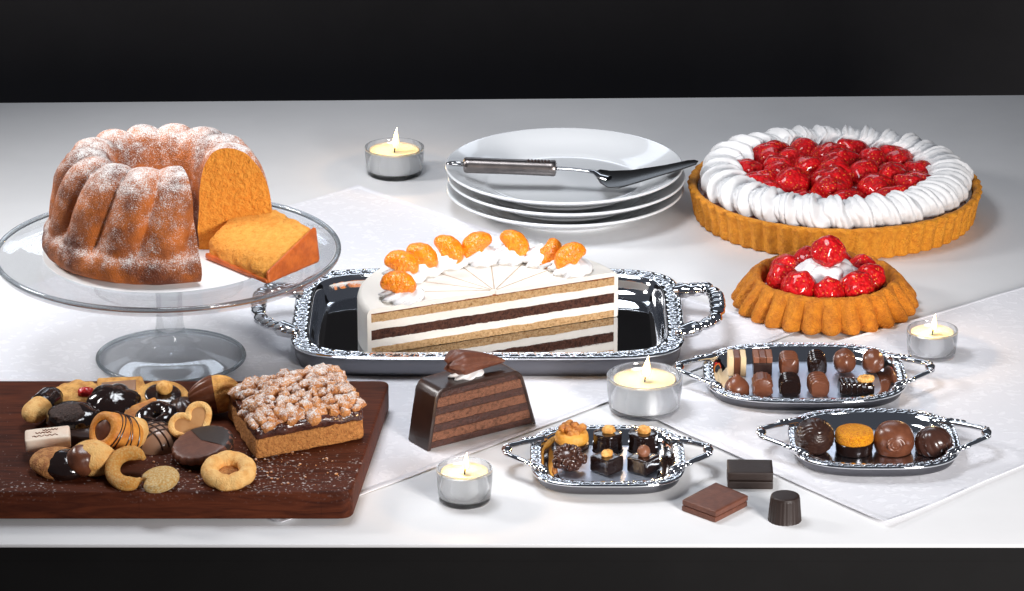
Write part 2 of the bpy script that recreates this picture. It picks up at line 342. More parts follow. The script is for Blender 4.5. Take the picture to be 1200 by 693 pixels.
def tag(o, label, cat, group=None):
    o['label'] = label; o['category'] = cat
    if group: o['group'] = group
    return o
def thing(name, label, cat, loc, rz=0, group=None, rx=0, ry=0):
    o = bpy.data.objects.new(name, None); COL.objects.link(o); o.empty_display_size = 0.02
    o.location = loc; o.rotation_euler = Euler((rx, ry, rz))
    return tag(o, label, cat, group)
def dup(root, loc, rz, label):
    r = root.copy(); COL.objects.link(r); r.location = loc; r.rotation_euler = Euler((0, 0, rz)); r['label'] = label
    for ch in list(root.children):
        c = ch.copy(); COL.objects.link(c); c.parent = r
        for g in list(ch.children):
            d = g.copy(); COL.objects.link(d); d.parent = c
    return r
def TR(x=0, y=0, z=0, rx=0, ry=0, rz=0, s=1):
    return Matrix.Translation((x, y, z)) @ Euler((rx, ry, rz)).to_matrix().to_4x4() @ Matrix.Scale(s, 4)
def dome_prof(r, h, n=12, base=0.0, under=0.0):
    pr = [(r*0.85 if under else r, 0)]
    if base: pr.append((r, base))
    for i in range(n+1):
        a = PI/2*i/n
        pr.append((max(r*math.cos(a), 1e-5), base+h*math.sin(a)))
    return pr

# ------------------------------------------------------------------ setting: backdrop and table
bd = MB()
rows = []
for i in range(30):
    t = i/29
    a = t*PI/2
    if i < 10: p = (1.4+0.9*i/9*1.0, -0.8)
    else:
        k = (i-10)/19*PI/2
        p = (2.3+0.4*math.sin(k), -0.8+0.4*(1-math.cos(k)))
    rows.append([V((-4, p[0], p[1])), V((4, p[0], p[1]))])
rows.append([V((-4, 2.7, 2.0)), V((4, 2.7, 2.0))])
rows.insert(0, [V((-4, -3, -0.8)), V((4, -3, -0.8))])
o = bd.grid(rows, False).build('backdrop', 'backdrop'); o['kind'] = 'structure'

TH = 0.0035
fl, fr_ = at(-250, 638), at(1450, 638.5)
bl, br_ = at(-250, 122.5), at(1450, 109.5)
tb = thing('table', 'long white table with a black front edge that carries every cake and tray', 'table', (0, 0, 0))
def tablepoly(ins): return [(fl.x+ins, fl.y+ins), (fr_.x-ins, fr_.y+ins), (br_.x-ins, br_.y-ins), (bl.x+ins, bl.y-ins)]
MB().prism(tablepoly(0), -TH, 0).build('tabletop', 'table', tb, bev=0.0012)
ap = MB(); ap.prism(tablepoly(0.001), -0.016, -TH-0.0003); ap.prism(tablepoly(0.006), -0.30, -0.0163)
ap.build('apron', 'apron', tb, smooth=False)

# cloths
def cloth(name, label, F, Rr, Bk, Lf, z, seed):
    n = 70
    def P(u, v):
        p = (F*(1-u)+Rr*u)*(1-v)+(Lf*(1-u)+Bk*u)*v
        e = min(u, v, 1-u, 1-v)
        hgt = 0.0009*noise.noise(V((p.x*7+seed, p.y*7, 0)))+0.0005*noise.noise(V((p.x*22+seed, p.y*22, 4)))
        lift = 0.0018*math.exp(-(u*u+v*v)/0.0012)
        wob = V((noise.noise(V((u*6, v*6, seed)))*0.0025, noise.noise(V((u*6, v*6, seed+9)))*0.0025, 0))*(1 if e < 0.02 else 0.3)
        return V((p.x, p.y, z+hgt+lift))+wob
    g = MB(); ts = [0, .0035, .008, .0085, .014]+[.02+.96*i/n for i in range(n+1)]+[.986, .9915, .992, .9965, 1]
    top = [[P(u, v) for u in ts] for v in ts]
    hem = []
    for j, v in enumerate(ts):
        row = []
        for i, u in enumerate(ts):
            e = min(u, v, 1-u, 1-v)
            row.append(top[j][i]+V((0, 0, 0.0003 if e < 0.0082 else 0)))
        hem.append(row)
    g.grid(hem, False)
    g.grid([[p-V((0, 0, 0.0006)) for p in r] for r in hem], False)
    for r in ([hem[0], hem[-1]] + [[h[0] for h in hem], [h[-1] for h in hem]]):
        g.grid([r, [p-V((0, 0, 0.0006)) for p in r]], False)
    return tag(g.build(name, 'damask', ang=60), label, 'cloth', 'white damask cloths on the table')
# the cloth under the stand, big tray and board
F1 = at(330, 616.5); R1 = at(930, 392)
d1 = (R1-F1); n1 = V((-d1.y, d1.x, 0)).normalized()
bk1 = at(395, 226)
w1 = (bk1-F1).dot(n1)
cloth('tablecloth', 'white damask cloth under the glass stand, the wooden board and the large silver tray', F1, R1, R1+n1*w1, F1+n1*w1, 0.0016, 1)
F2 = at(1039, 618.5); L2 = at(735, 480)
d2 = (at(1250, 526)-F2).normalized(); e2 = (L2-F2)
L2b = F2+e2*1.0
cloth('tablecloth', 'white damask cloth whose front corner points at the viewer under the tray of four pralines', F2, at(1560, 392), at(1560, 236), F2+e2*1.02, 0.0036, 5)
ZC = 0.0024     # top of the lower cloth
ZC2 = 0.0046    # top of the upper cloth

# ------------------------------------------------------------------ glass cake stand, bundt cake and its slice
cb = at(200.5, 420, ZC)
st = thing('cake_stand', 'clear glass footed cake stand carrying the bundt cake', 'cake stand', cb)
pc = at(205, 304, 0.11)
HS = 0.106
rp = met(204, pc)
rf = met(87, cb)
g = MB()
g.lathe([(0.0, 0.004), (0.02, 0.005), (rf*0.6, 0.0035), (rf*0.92, 0.0), (rf*0.98, 0.0002), (rf, 0.002), (rf*0.985, 0.0038), (rf*0.9, 0.0044), (rf*0.6, 0.0075), (0.028, 0.0120), (0.020, 0.0165),
         (0.0165, 0.023), (0.0135, 0.035), (0.0125, 0.05), (0.013, 0.07), (0.015, 0.085), (0.020, 0.094), (0.028, 0.099), (0.03, HS-0.0055)], 96, c0=False, c1=True).build('pedestal', 'standglass', st)
g = MB()
g.lathe([(1e-4, HS-0.005), (rp*0.62, HS-0.005), (rp*0.64, HS-0.0065), (rp*0.66, HS-0.005), (rp*0.9, HS-0.004), (rp*0.975, HS-0.0015), (rp*0.995, HS+0.0025), (rp, HS+0.0048), (rp*0.993, HS+0.0062), (rp*0.982, HS+0.0048),
         (rp*0.96, HS+0.002), (rp*0.9, HS+0.0003), (rp*0.6, HS), (1e-4, HS)], 128).build('plate', 'standglass', st)

g = MB(); g.tube([(rp*0.985*math.cos(2*PI*i/128), rp*0.985*math.sin(2*PI*i/128), HS+0.0056) for i in range(128)], 0.0026, 12, closed=True).build('rim', 'rimglass', st)
g = MB(); g.tube([(rf*0.985*math.cos(2*PI*i/96), rf*0.985*math.sin(2*PI*i/96), 0.0022) for i in range(96)], 0.0021, 12, closed=True).build('foot_rim', 'rimglass', st)
zb = cb.z+HS
bc = at(190, 294, zb)
kb = thing('bundt_cake', 'sugar dusted bundt cake with a wedge cut out, on the glass stand', 'cake', bc)
BP = [(0.096, 0.0), (0.109, 0.003), (0.1145, 0.010), (0.1150, 0.018), (0.1125, 0.025), (0.1075, 0.031), (0.1050, 0.040), (0.1030, 0.052), (0.1000, 0.066), (0.0965, 0.079), (0.0905, 0.091),
      (0.082, 0.0995), (0.072, 0.1040), (0.062, 0.1045), (0.053, 0.1005), (0.046, 0.092), (0.041, 0.079), (0.038, 0.06), (0.036, 0.03), (0.035, 0.0)]
BP = [(r*1.0, z*0.985) for r, z in BP]
def smoothprof(p, k=4):
    out = []
    for i in range(len(p)-1):
        p0 = V(p[max(i-1, 0)]); p1 = V(p[i]); p2 = V(p[i+1]); p3 = V(p[min(i+2, len(p)-1)])
        for j in range(k):
            t = j/k
            q = 0.5*((2*p1)+(-p0+p2)*t+(2*p0-5*p1+4*p2-p3)*t*t+(-p0+3*p1-3*p2+p3)*t**3)
            out.append((q.x, q.y))
    out.append(p[-1]); return out
BPs = smoothprof(BP, 4)
def bundt_pt(a, i):
    r, z = BPs[i]; t = i/(len(BPs)-1)
    tw = a-0.36*z/0.115
    amp = 0.010 if 0.035 < z else 0.010*max(0, (z-0.024)/0.011)
    if t > 0.62: amp *= max(0.25, 1-(t-0.62)/0.15)
    if z > 0.1: amp *= 0.75
    lob = abs(math.sin(7*tw))**0.75
    sgn = 1 if t < 0.72 else 0.4
    rr = r+amp*(lob-0.62)*sgn
    zz = z+(0.0045*(lob-0.6) if z > 0.095 else 0)
    nn = noise.noise(V((rr*math.cos(a), rr*math.sin(a), z))*60)
    rr += 0.0009*nn+(0.0014*noise.noise(V((math.cos(a)*9, math.sin(a)*9, z*90))) if z < 0.03 else 0)
    return V((rr*math.cos(a), rr*math.sin(a), max(zz, 0.0)))
A0, A1 = R(-2), R(360-66)
na = 300
cols = [[bundt_pt(A0+(A1-A0)*j/na, i) for i in range(len(BPs))] for j in range(na+1)]
g = MB(); g.grid(cols, False)
body = g.build('crust', 'bundt', kb, ang=80)
for e, col_ in ((0, cols[0]), (1, cols[-1])):
    # dense fan of the cut face so the crumb can be uneven
    c = sum(col_, V())/len(col_)
    nrm = V((-math.sin(A0), math.cos(A0), 0)) if e == 0 else V((math.sin(A1), -math.cos(A1), 0))
    rws = []
    for k in range(14):
        s_ = 1-k/14
        rws.append([c+(p-c)*s_-nrm*(0.0012*noise.noise((c+(p-c)*s_)*260)*(1 if k else 0)) for p in col_])
    m_ = MB(); m_.grid(rws, True, False, True); m_.build('cut_face', 'crumb', kb, ang=180)
# card under the cake
cd = MB().lathe([(1e-4, 0), (0.117, 0), (0.118, 0.0006), (0.117, 0.0012), (1e-4, 0.0012)], 96).build('cake_card', 'card', None, loc=(bc.x+0.003, bc.y-0.002, zb+0.0003))
tag(cd, 'round white card lying on the glass stand underneath the bundt cake', 'cake card')
kb.location.z += 0.0018

zs = zb+0.0022
p = [at(241, 303, zs), at(313, 333, zs), at(374, 307, zs), at(300, 278, zs)]
sl = thing('cake_slice', 'cut wedge of orange bundt cake lying on its side beside the bundt cake', 'cake slice', V((p[0].x+p[2].x, p[0].y+p[2].y, 2*zs))/2)
L0 = [q-V(sl.location) for q in p]
def hh(q, z): return V((q.x, q.y, q.z+z))
top = [hh(L0[0], 0.020)+V((0.002, 0.004, 0)), hh(L0[1], 0.012), hh(L0[2], 0.036)+V((-0.003, 0.002, 0)), hh(L0[3], 0.046)+V((-0.006, 0, 0))]
g = MB(); g.rbox(None, None, 0.007, 30, 0.0020, 150, hexa=L0+top)
g.build('crumb', 'crumbpale', sl, ang=80)
# baked crust over the two outer sides
def lerp(a, b, t): return a*(1-t)+b*t
off = V((0.0025, -0.001, 0.0))
q = [L0[1], L0[2], top[2], top[1]]
dn_ = (L0[2]-L0[1]).cross(V((0, 0, 1))).normalized()
g = MB(); g.rbox(None, None, 0.002, 12, 0.0005, 120, hexa=[L0[1]-dn_*0.002+V((0, 0, 0.0003)), L0[1]+dn_*0.0022+V((0, 0, 0.0003)), L0[2]+dn_*0.0022+V((0, 0, 0.0003)), L0[2]-dn_*0.002+V((0, 0, 0.0003)),
                                            top[1]-dn_*0.002, top[1]+dn_*0.0015, top[2]+dn_*0.0015, top[2]-dn_*0.002])
g.build('crust', 'crust', sl, ang=60)
dn_ = (L0[1]-L0[0]).cross(V((0, 0, 1))).normalized()
g = MB(); g.rbox(None, None, 0.002, 12, 0.0005, 120, hexa=[L0[0]+dn_*0.0015, L0[1]+dn_*0.0015, L0[1]-dn_*0.003, L0[0]-dn_*0.003,
                                            hh(L0[0], 0.006)+dn_*0.0012, hh(L0[1], 0.0045)+dn_*0.0012, hh(L0[1], 0.0045)-dn_*0.003, hh(L0[0], 0.006)-dn_*0.003])
g.build('crust', 'crust', sl, ang=60)

# ------------------------------------------------------------------ tealights
FL = []
def tealight(px, ytop, rpx, ybot, label, zz, wr=0.82):
    c = at(px, ybot-0.33*rpx, zz)
    r = met(rpx, c)
    ct = at(px, ytop, 0.0)
    h = met(ybot-0.34*rpx*0.93-ytop, c)/math.cos(ELEV)
    t = thing('tealight', label, 'tealight', c, 0, 'tealights burning in glass cups')
    rb = r*0.93
    g = MB(); g.lathe([(1e-4, 0.0), (rb*0.9, 0), (rb*0.97, 0.0012), (rb, 0.004), (r*0.985, h*0.6), (r*0.998, h-0.002), (r*0.99, h), (r*0.955, h), (r*0.93, h-0.002), (r*0.90, h*0.5), (r*0.86, 0.0065), (r*0.8, 0.005), (1e-4, 0.005)], 72)
    gl = g.build('glass_cup', 'glass', t)
    rc = r*wr; zc0 = 0.0056; hc = h*0.88
    g = MB(); g.lathe([(1e-4, zc0), (rc*0.97, zc0), (rc, zc0+0.001), (rc, hc-0.0008), (rc*1.02, hc), (rc*0.99, hc+0.0004), (rc*0.975, hc-0.001), (rc*0.975, hc-0.003)], 72, mod=lambda a, q: 1+0.004*math.sin(24*a), c1=False)
    cu = g.build('metal_cup', 'alu', t)
    g = MB(); g.lathe([(rc*0.972, hc-0.004), (rc*0.972, hc-0.0016), (rc*0.9, hc-0.0022), (rc*0.4, hc-0.0026), (1e-4, hc-0.0028)], 60, c0=True)
    wx = g.build('wax', 'wax', t)
    g = MB(); g.tube([(0, 0, hc-0.003), (0.0003, 0, hc), (0.0008, 0, hc+0.003), (0.0016, 0, hc+0.0048)], [0.0007, 0.0007, 0.0006, 0.0005], 8).build('wick', 'wick', wx)
    k = max(r/0.030, 0.8); kh = 0.86+0.34*((px*7.13) % 1); ln_ = 0.0016*math.sin(px*1.7)
    pr = [(1e-4, 0), (0.0022, 0.0012), (0.0034, 0.0040), (0.0033, 0.0074), (0.0024, 0.0115), (0.0011, 0.0160), (1e-4, 0.0200)]
    g = MB(); g.lathe([(a*k, hc+0.0022+b*k*kh) for a, b in smoothprof(pr, 3)], 20)
    for v in g.v: v.x += 0.0012+ln_*(max(0, v.z-hc)/0.02)**2
    g.build('flame', 'flame', t)
    ld = bpy.data.lights.new('flame_light', 'POINT'); ld.energy = 0.14; ld.color = (1.0, 0.60, 0.27); ld.shadow_soft_size = 0.003*k
    lo = bpy.data.objects.new('flame_light', ld); COL.objects.link(lo); lo.parent = t; lo.location = (0, 0, hc+0.022*k)
    return t
tealight(462.5, 173, 35, 215, 'tealight at the back of the table, between bundt cake and stacked plates', 0, 0.84)
tealight(755, 440, 44.5, 495, 'widest tealight, in thick ribbed glass before the large silver tray', ZC, 0.82)
tealight(544.5, 548, 33, 597.5, 'tealight in a thick glass cup in front of the chocolate cake slice', 0, 0.84)
tealight(1091.5, 386, 30, 427, 'small tealight beside the tartlet and the tray of twelve pralines', ZC, 0.84)

# ------------------------------------------------------------------ plates and cake server
cp = at(662, 245, 0)
rp2 = met(138, at(662, 200, 0.03))
plz = [0.0, 0.0125, 0.0250]
names = ['lowest white porcelain plate of the stack, standing on the table', 'middle white porcelain plate of the stack of three', 'topmost white porcelain plate of the stack, under the cake server']
for k in range(3):
    g = MB()
    g.lathe(smoothprof([(1e-4, 0.0035), (rp2*0.55, 0.0035), (rp2*0.56, 0.0), (rp2*0.60, 0.0), (rp2*0.63, 0.0042), (rp2*0.78, 0.0105), (rp2*0.92, 0.0185), (rp2*0.985, 0.0228), (rp2, 0.0248), (rp2*0.993, 0.0262), (rp2*0.975, 0.0257),
             (rp2*0.9, 0.0218), (rp2*0.78, 0.0145), (rp2*0.66, 0.0090), (rp2*0.58, 0.0075), (1e-4, 0.0072)], 3), 128)
    o = g.build('plate', 'porcelain'); o.location = (cp.x+(0, .0015, -.001)[k], cp.y, plz[k])
    tag(o, names[k], 'plate', 'stacked porcelain plates')
ztop = plz[2]+0.0262
# server: handle lies across the left rim, blade overhangs the right rim
h0 = at(543, 193.5, ztop+0.009); h1 = at(652, 197.5, ztop+0.006); e0 = at(527, 191, ztop+0.006)
n1_ = at(697, 202, ztop+0.005); b0 = at(705, 213, ztop+0.001); b1 = at(818, 189, ztop+0.012)
sv = thing('cake_server', 'steel cake server with dark blade lying across the top plate', 'cake server', h0)
O = V(sv.location)
rh = met(9.8, h0)
d = (h1-h0).normalized()
g = MB()
pts = [h0+(h1-h0)*t-O for t in [0, .01, .03, .06]+[0.06+0.88*i/14 for i in range(1, 15)]+[.97, .99, 1.0]]
rr = [rh*.6, rh*.85, rh*.97, rh*.95]+[rh*(0.96-0.03*math.sin(PI*i/14)) for i in range(1, 15)]+[rh*.99, rh*.9, rh*.6]
g.tube(pts, rr, 24)
hd = g.build('handle', 'steel', sv)
g = MB()
for i in range(7):
    c = h0+(h1-h0)*(0.70+0.036*i)-O+V((0, -rh*0.2, rh*0.93)); g.ball(c, (0.0013, 0.0035, 0.0013), 2)
g.build('grip_groove', 'dark', hd)
g = MB()
ring = []
cl = (e0+h0)/2-O
for i in range(20):
    a = 2*PI*i/20
    ring.append(cl+d*0.010*math.cos(a)+V((0, 0.0045*math.sin(a), 0)))
g.tube(ring, 0.0016, 10, closed=True).build('hanging_ring', 'steelpol', hd)
g = MB()
sh = [h1-O, lerp(h1, n1_, .35)-O+V((0, 0, 0.0008)), lerp(h1, n1_, .75)-O+V((0, 0, 0.0005)), n1_-O, lerp(n1_, b0, .5)-O+V((0.003, 0, 0.0)), b0-O+V((0.008, 0.004, 0.0015))]
g.tube(smoothprof3(sh) if False else sh, [0.0034, 0.003, 0.0032, 0.0036, 0.005, 0.006], 12, flat=0.6).build('shaft', 'steelpol', sv)
# blade outline on its own plane
outl = [(697, 201), (703, 198.5), (716, 200), (740, 199.2), (780, 193.2), (806, 187.8), (814, 187.2), (818.5, 188.5), (816, 192), (800, 197.5), (770, 206.5), (742, 215), (725, 219.8), (712, 219.2), (703, 213.5), (698, 206)]
def bz(px): return ztop+0.0022+0.006*max(0, (px-700)/118)
top_ = [at(x, y, bz(x))-O for x, y in outl]
g = MB(); nn_ = len(top_)
g.add(top_+[q-V((0, 0, 0.0014)) for q in top_], [tuple(range(nn_)), tuple(range(2*nn_-1, nn_-1, -1))]+[(i, nn_+i, nn_+(i+1) % nn_, (i+1) % nn_) for i in range(nn_)])
M['bladedark'] = mat('dark mirror blade', (0.085, 0.085, 0.085), 0.26, metal=1, bump=0.03, bscale=120)
g.build('blade', 'bladedark', sv, bev=0.0004)

# ------------------------------------------------------------------ cream helpers
def rosette(g, c, r, h, fl=7, tw=2.2, lean=None, seed=0):
    prof = []
    n = 16
    for i in range(n+1):
        t = i/n
        rr = r*(0.80+0.34*math.sin(PI*min(t*1.5, 1))*0.6)*(1-t**2.2)+1e-4
        prof.append((rr, h*t))
    rows = []
    for i, (rr, z) in enumerate(prof):
        t = i/n
        row = []
        for j in range(42):
            a = 2*PI*j/42
            k = 1+0.17*(1-0.4*t)*math.cos(fl*(a-tw*t)+seed)+0.05*noise.noise(V((math.cos(a)*1.5+seed, math.sin(a)*1.5, t*3)))
            p_ = V((rr*k*math.cos(a), rr*k*math.sin(a), z))
            if lean: p_ += V(lean)*t*t
            row.append(V(c)+p_)
        rows.append(row)
    g.grid(rows, True, False, True)
def berry(g, c, r, el=1.25, T=None, seed=0, rot=None):
    Rm = (rot or Euler((random.uniform(-.5, .5), random.uniform(-.5, .5), random.uniform(0, 6.3)))).to_matrix()
    bm = bmesh.new(); bmesh.ops.create_icosphere(bm, subdivisions=4, radius=1)
    vs = []
    for v in bm.verts:
        n = v.co.normalized()
        t = (n.z+1)/2
        k = 0.62+0.46*math.sin(PI*(0.10+0.66*(1-t)))**1.1
        p_ = V((n.x*k, n.y*k, n.z*el*(1.0 if n.z > 0 else 0.85)))
        p_ *= 1+0.15*noise.noise(n*1.5+V((seed, 0, 0)))
        # seed dimples
        ph = math.atan2(n.y, n.x); row = round(t*7); f = (t*7-row); g1 = ((ph/(2*PI)*9+(row % 2)*0.5) % 1)-0.5
        p_ *= 1-0.035*math.exp(-(f*f*22+g1*g1*40))
        vs.append(V(c)+Rm @ (p_*r))
    bm.verts.index_update()
    fs = [tuple(v.index for v in f.verts) for f in bm.faces]; bm.free()
    g.add(vs, fs)

# ------------------------------------------------------------------ large strawberry tart
ct_ = at(977, 251, 0)
RT = met(170, ct_); HT = 0.036
tt = thing('strawberry_tart', 'large round strawberry tart ringed with whipped cream at the back of the table', 'tart', ct_)
g = MB()
prof = smoothprof([(RT*0.93, 0.0), (RT*0.955, 0.002), (RT*0.965, 0.012), (RT*0.985, 0.028), (RT*0.998, HT-0.003), (RT*0.995, HT), (RT*0.975, HT+0.0006), (RT*0.955, HT-0.001), (RT*0.945, HT-0.006), (RT*0.94, HT-0.012)], 3)
def flute(a, t):
    s_ = max(0, min(1, (0.62-t)*6))
    return 1+(0.026*(abs(math.sin(29*a))**1.3-0.5)*(1 if t < 0.5 else s_))+0.004*noise.noise(V((math.cos(a)*6, math.sin(a)*6, t*4)))
g.lathe(prof, 464, flute, c0=True, c1=False, zmod=lambda a, t: 0.0009*noise.noise(V((math.cos(a)*14, math.sin(a)*14, 0))) if t > .4 else 0).build('pastry_shell', 'tart', tt, ang=70)
MB().lathe([(RT*0.955, HT-0.011), (RT*0.94, HT-0.0052), (RT*0.8, HT-0.004), (1e-4, HT-0.003)], 96, c0=False).build('jam_filling', 'jamdark', tt)
RC = RT*0.73
g = MB(); rows = []
nth, nb_ = 900, 64
for i in range(nth):
    th = 2*PI*i/nth
    row = []
    for j in range(nb_):
        b = 2*PI*j/nb_
        u = 31*th/(2*PI)+1.15*b/(2*PI)*1.0+0.30*noise.noise(V((math.cos(th)*5, math.sin(th)*5, 0)))+0.12*noise.noise(V((math.cos(th)*13, math.sin(th)*13, b)))*math.sin(b/2)
        if j > nb_*0.80: u = 31*th/(2*PI)+1.15*b/(2*PI)-(j/nb_-0.80)/0.20*1.15      # closes the seam, underneath
        f1 = u % 1.0
        h1 = (f1/0.72)**0.7 if f1 < 0.72 else max(0.0, 1-((f1-0.72)/0.28)**1.6)      # each swirl overlaps the next
        h2 = abs(math.sin(PI*3*u+0.5))**0.6
        kk = 0.64+(0.29+0.16*noise.noise(V((math.floor(u)*7.3, 1.5, 0))))*h1+0.15*h2*(0.3+0.7*h1)+0.05*noise.noise(V((math.cos(th)*11, math.sin(th)*11, b)))+0.035*noise.noise(V((math.cos(th)*40, math.sin(th)*40, b*3)))
        ang_ = b-PI*0.9
        row.append(V(((RC*1.060+0.0245*kk*math.cos(ang_))*math.cos(th), (RC*1.060+0.0245*kk*math.cos(ang_))*math.sin(th), HT+0.0055+0.0190*kk*math.sin(ang_))))
    rows.append(row)
rows.append(rows[0])
g.grid(rows, True); g.build('cream_border', 'cream', tt, ang=75)
# strawberries packed as rings
k = 0
for rad, cnt, zz in ((RC*0.80, 18, 0.002), (RC*0.53, 12, 0.0050), (RC*0.27, 6, 0.0075), (0.0, 1, 0.010)):
    for i in range(cnt):
        a = 2*PI*(i+0.37*k % 1)/cnt+0.21*cnt
        g = MB(); rr_ = 0.0178*random.uniform(0.9, 1.14)
        tilt = Euler((random.uniform(-.25, .25)+PI/2*0.72, random.uniform(-.2, .2), random.uniform(0, 2*PI)))
        berry(g, (rad*math.cos(a)+random.uniform(-.002, .002), rad*math.sin(a)+random.uniform(-.002, .002), HT+zz+random.uniform(-.001, .002)), rr_, random.uniform(1.2, 1.5), seed=k*3.1, rot=tilt)
        g.build('strawberry', 'berry', tt, ang=180); k += 1
MB().lathe([(RC*0.93, HT-0.004), (RC*0.9, HT+0.003), (RC*0.5, HT+0.007), (1e-4, HT+0.010)], 64, c0=False).build('jelly', 'jelly', tt)

def rough(amp, fr, sd=0): return lambda n: 1+amp*noise.noise(n*fr+V((sd, 0, 0)))
# ------------------------------------------------------------------ small tart
cs = at(966.5, 357, ZC)
RS = met(103, cs); HS2 = 0.033
ts_ = thing('strawberry_tartlet', 'small fluted tartlet with strawberries and a cream dollop, in front of the large tart', 'tart', cs)
g = MB()
prof = smoothprof([(RS*0.93, 0.0), (RS*0.99, 0.0015), (RS*1.0, 0.006), (RS*0.96, 0.013), (RS*0.90, 0.022), (RS*0.855, HS2-0.004), (RS*0.82, HS2-0.0005), (RS*0.775, HS2), (RS*0.735, HS2-0.004), (RS*0.71, HS2-0.012), (RS*0.70, HS2-0.016)], 3)
def flute2(a, t):
    f = max(0, min(1, (0.62-t)*3.2))
    return 1+0.125*f*(abs(math.sin(13*a+0.25*noise.noise(V((math.cos(a)*3, math.sin(a)*3, 0)))))**0.9-0.5)+0.012*noise.noise(V((math.cos(a)*7, math.sin(a)*7, t*6)))+0.007*noise.noise(V((math.cos(a)*22, math.sin(a)*22, t*16)))
g.lathe(prof, 364, flute2, c1=False, zmod=lambda a, t: 0.0016*noise.noise(V((math.cos(a)*9, math.sin(a)*9, 3))) if t > .35 else 0).build('pastry_shell', 'tart2', ts_, ang=70)
MB().lathe([(RS*0.72, HS2-0.012), (RS*0.6, HS2-0.010), (1e-4, HS2-0.008)], 64, c0=False).build('jelly', 'jelly', ts_)
for i in range(9):
    a = 2*PI*i/9+R(-90)
    g = MB()
    berry(g, (RS*0.505*math.cos(a), RS*0.505*math.sin(a), HS2-0.003+random.uniform(-.001, .001)), 0.0155*(1.12 if i in (1, 8) else 0.98), 1.15, seed=i*5.3+100, rot=Euler((random.uniform(-.4, .4), random.uniform(-.4, .4), random.uniform(0, 6))))
    g.build('strawberry', 'berry', ts_, ang=180)
g = MB()
for n_, rd_, zz_, sz_ in ((9, 0.0225, 0.0, 0.0120), (8, 0.0170, 0.0060, 0.0105), (5, 0.0070, 0.0095, 0.0100)):
    for i in range(n_):
        a = 2*PI*i/n_+zz_*60
        g.ball((0.0015+rd_*math.cos(a), 0.002+rd_*math.sin(a), HS2-0.003+zz_), (sz_, sz_, sz_*0.95), 3, rough(.10, 1.5, i+n_), T=None)
g.ball((0.0015, 0.002, HS2-.004), (0.022, 0.022, 0.018), 3)
g.build('cream_dollop', 'cream', ts_, ang=180)
g = MB(); berry(g, (0.0015, 0.0, HS2+0.0235), 0.0165, 1.12, seed=77, rot=Euler((0.1, 0.15, 0.5)))
g.build('strawberry', 'berry', ts_, ang=180)

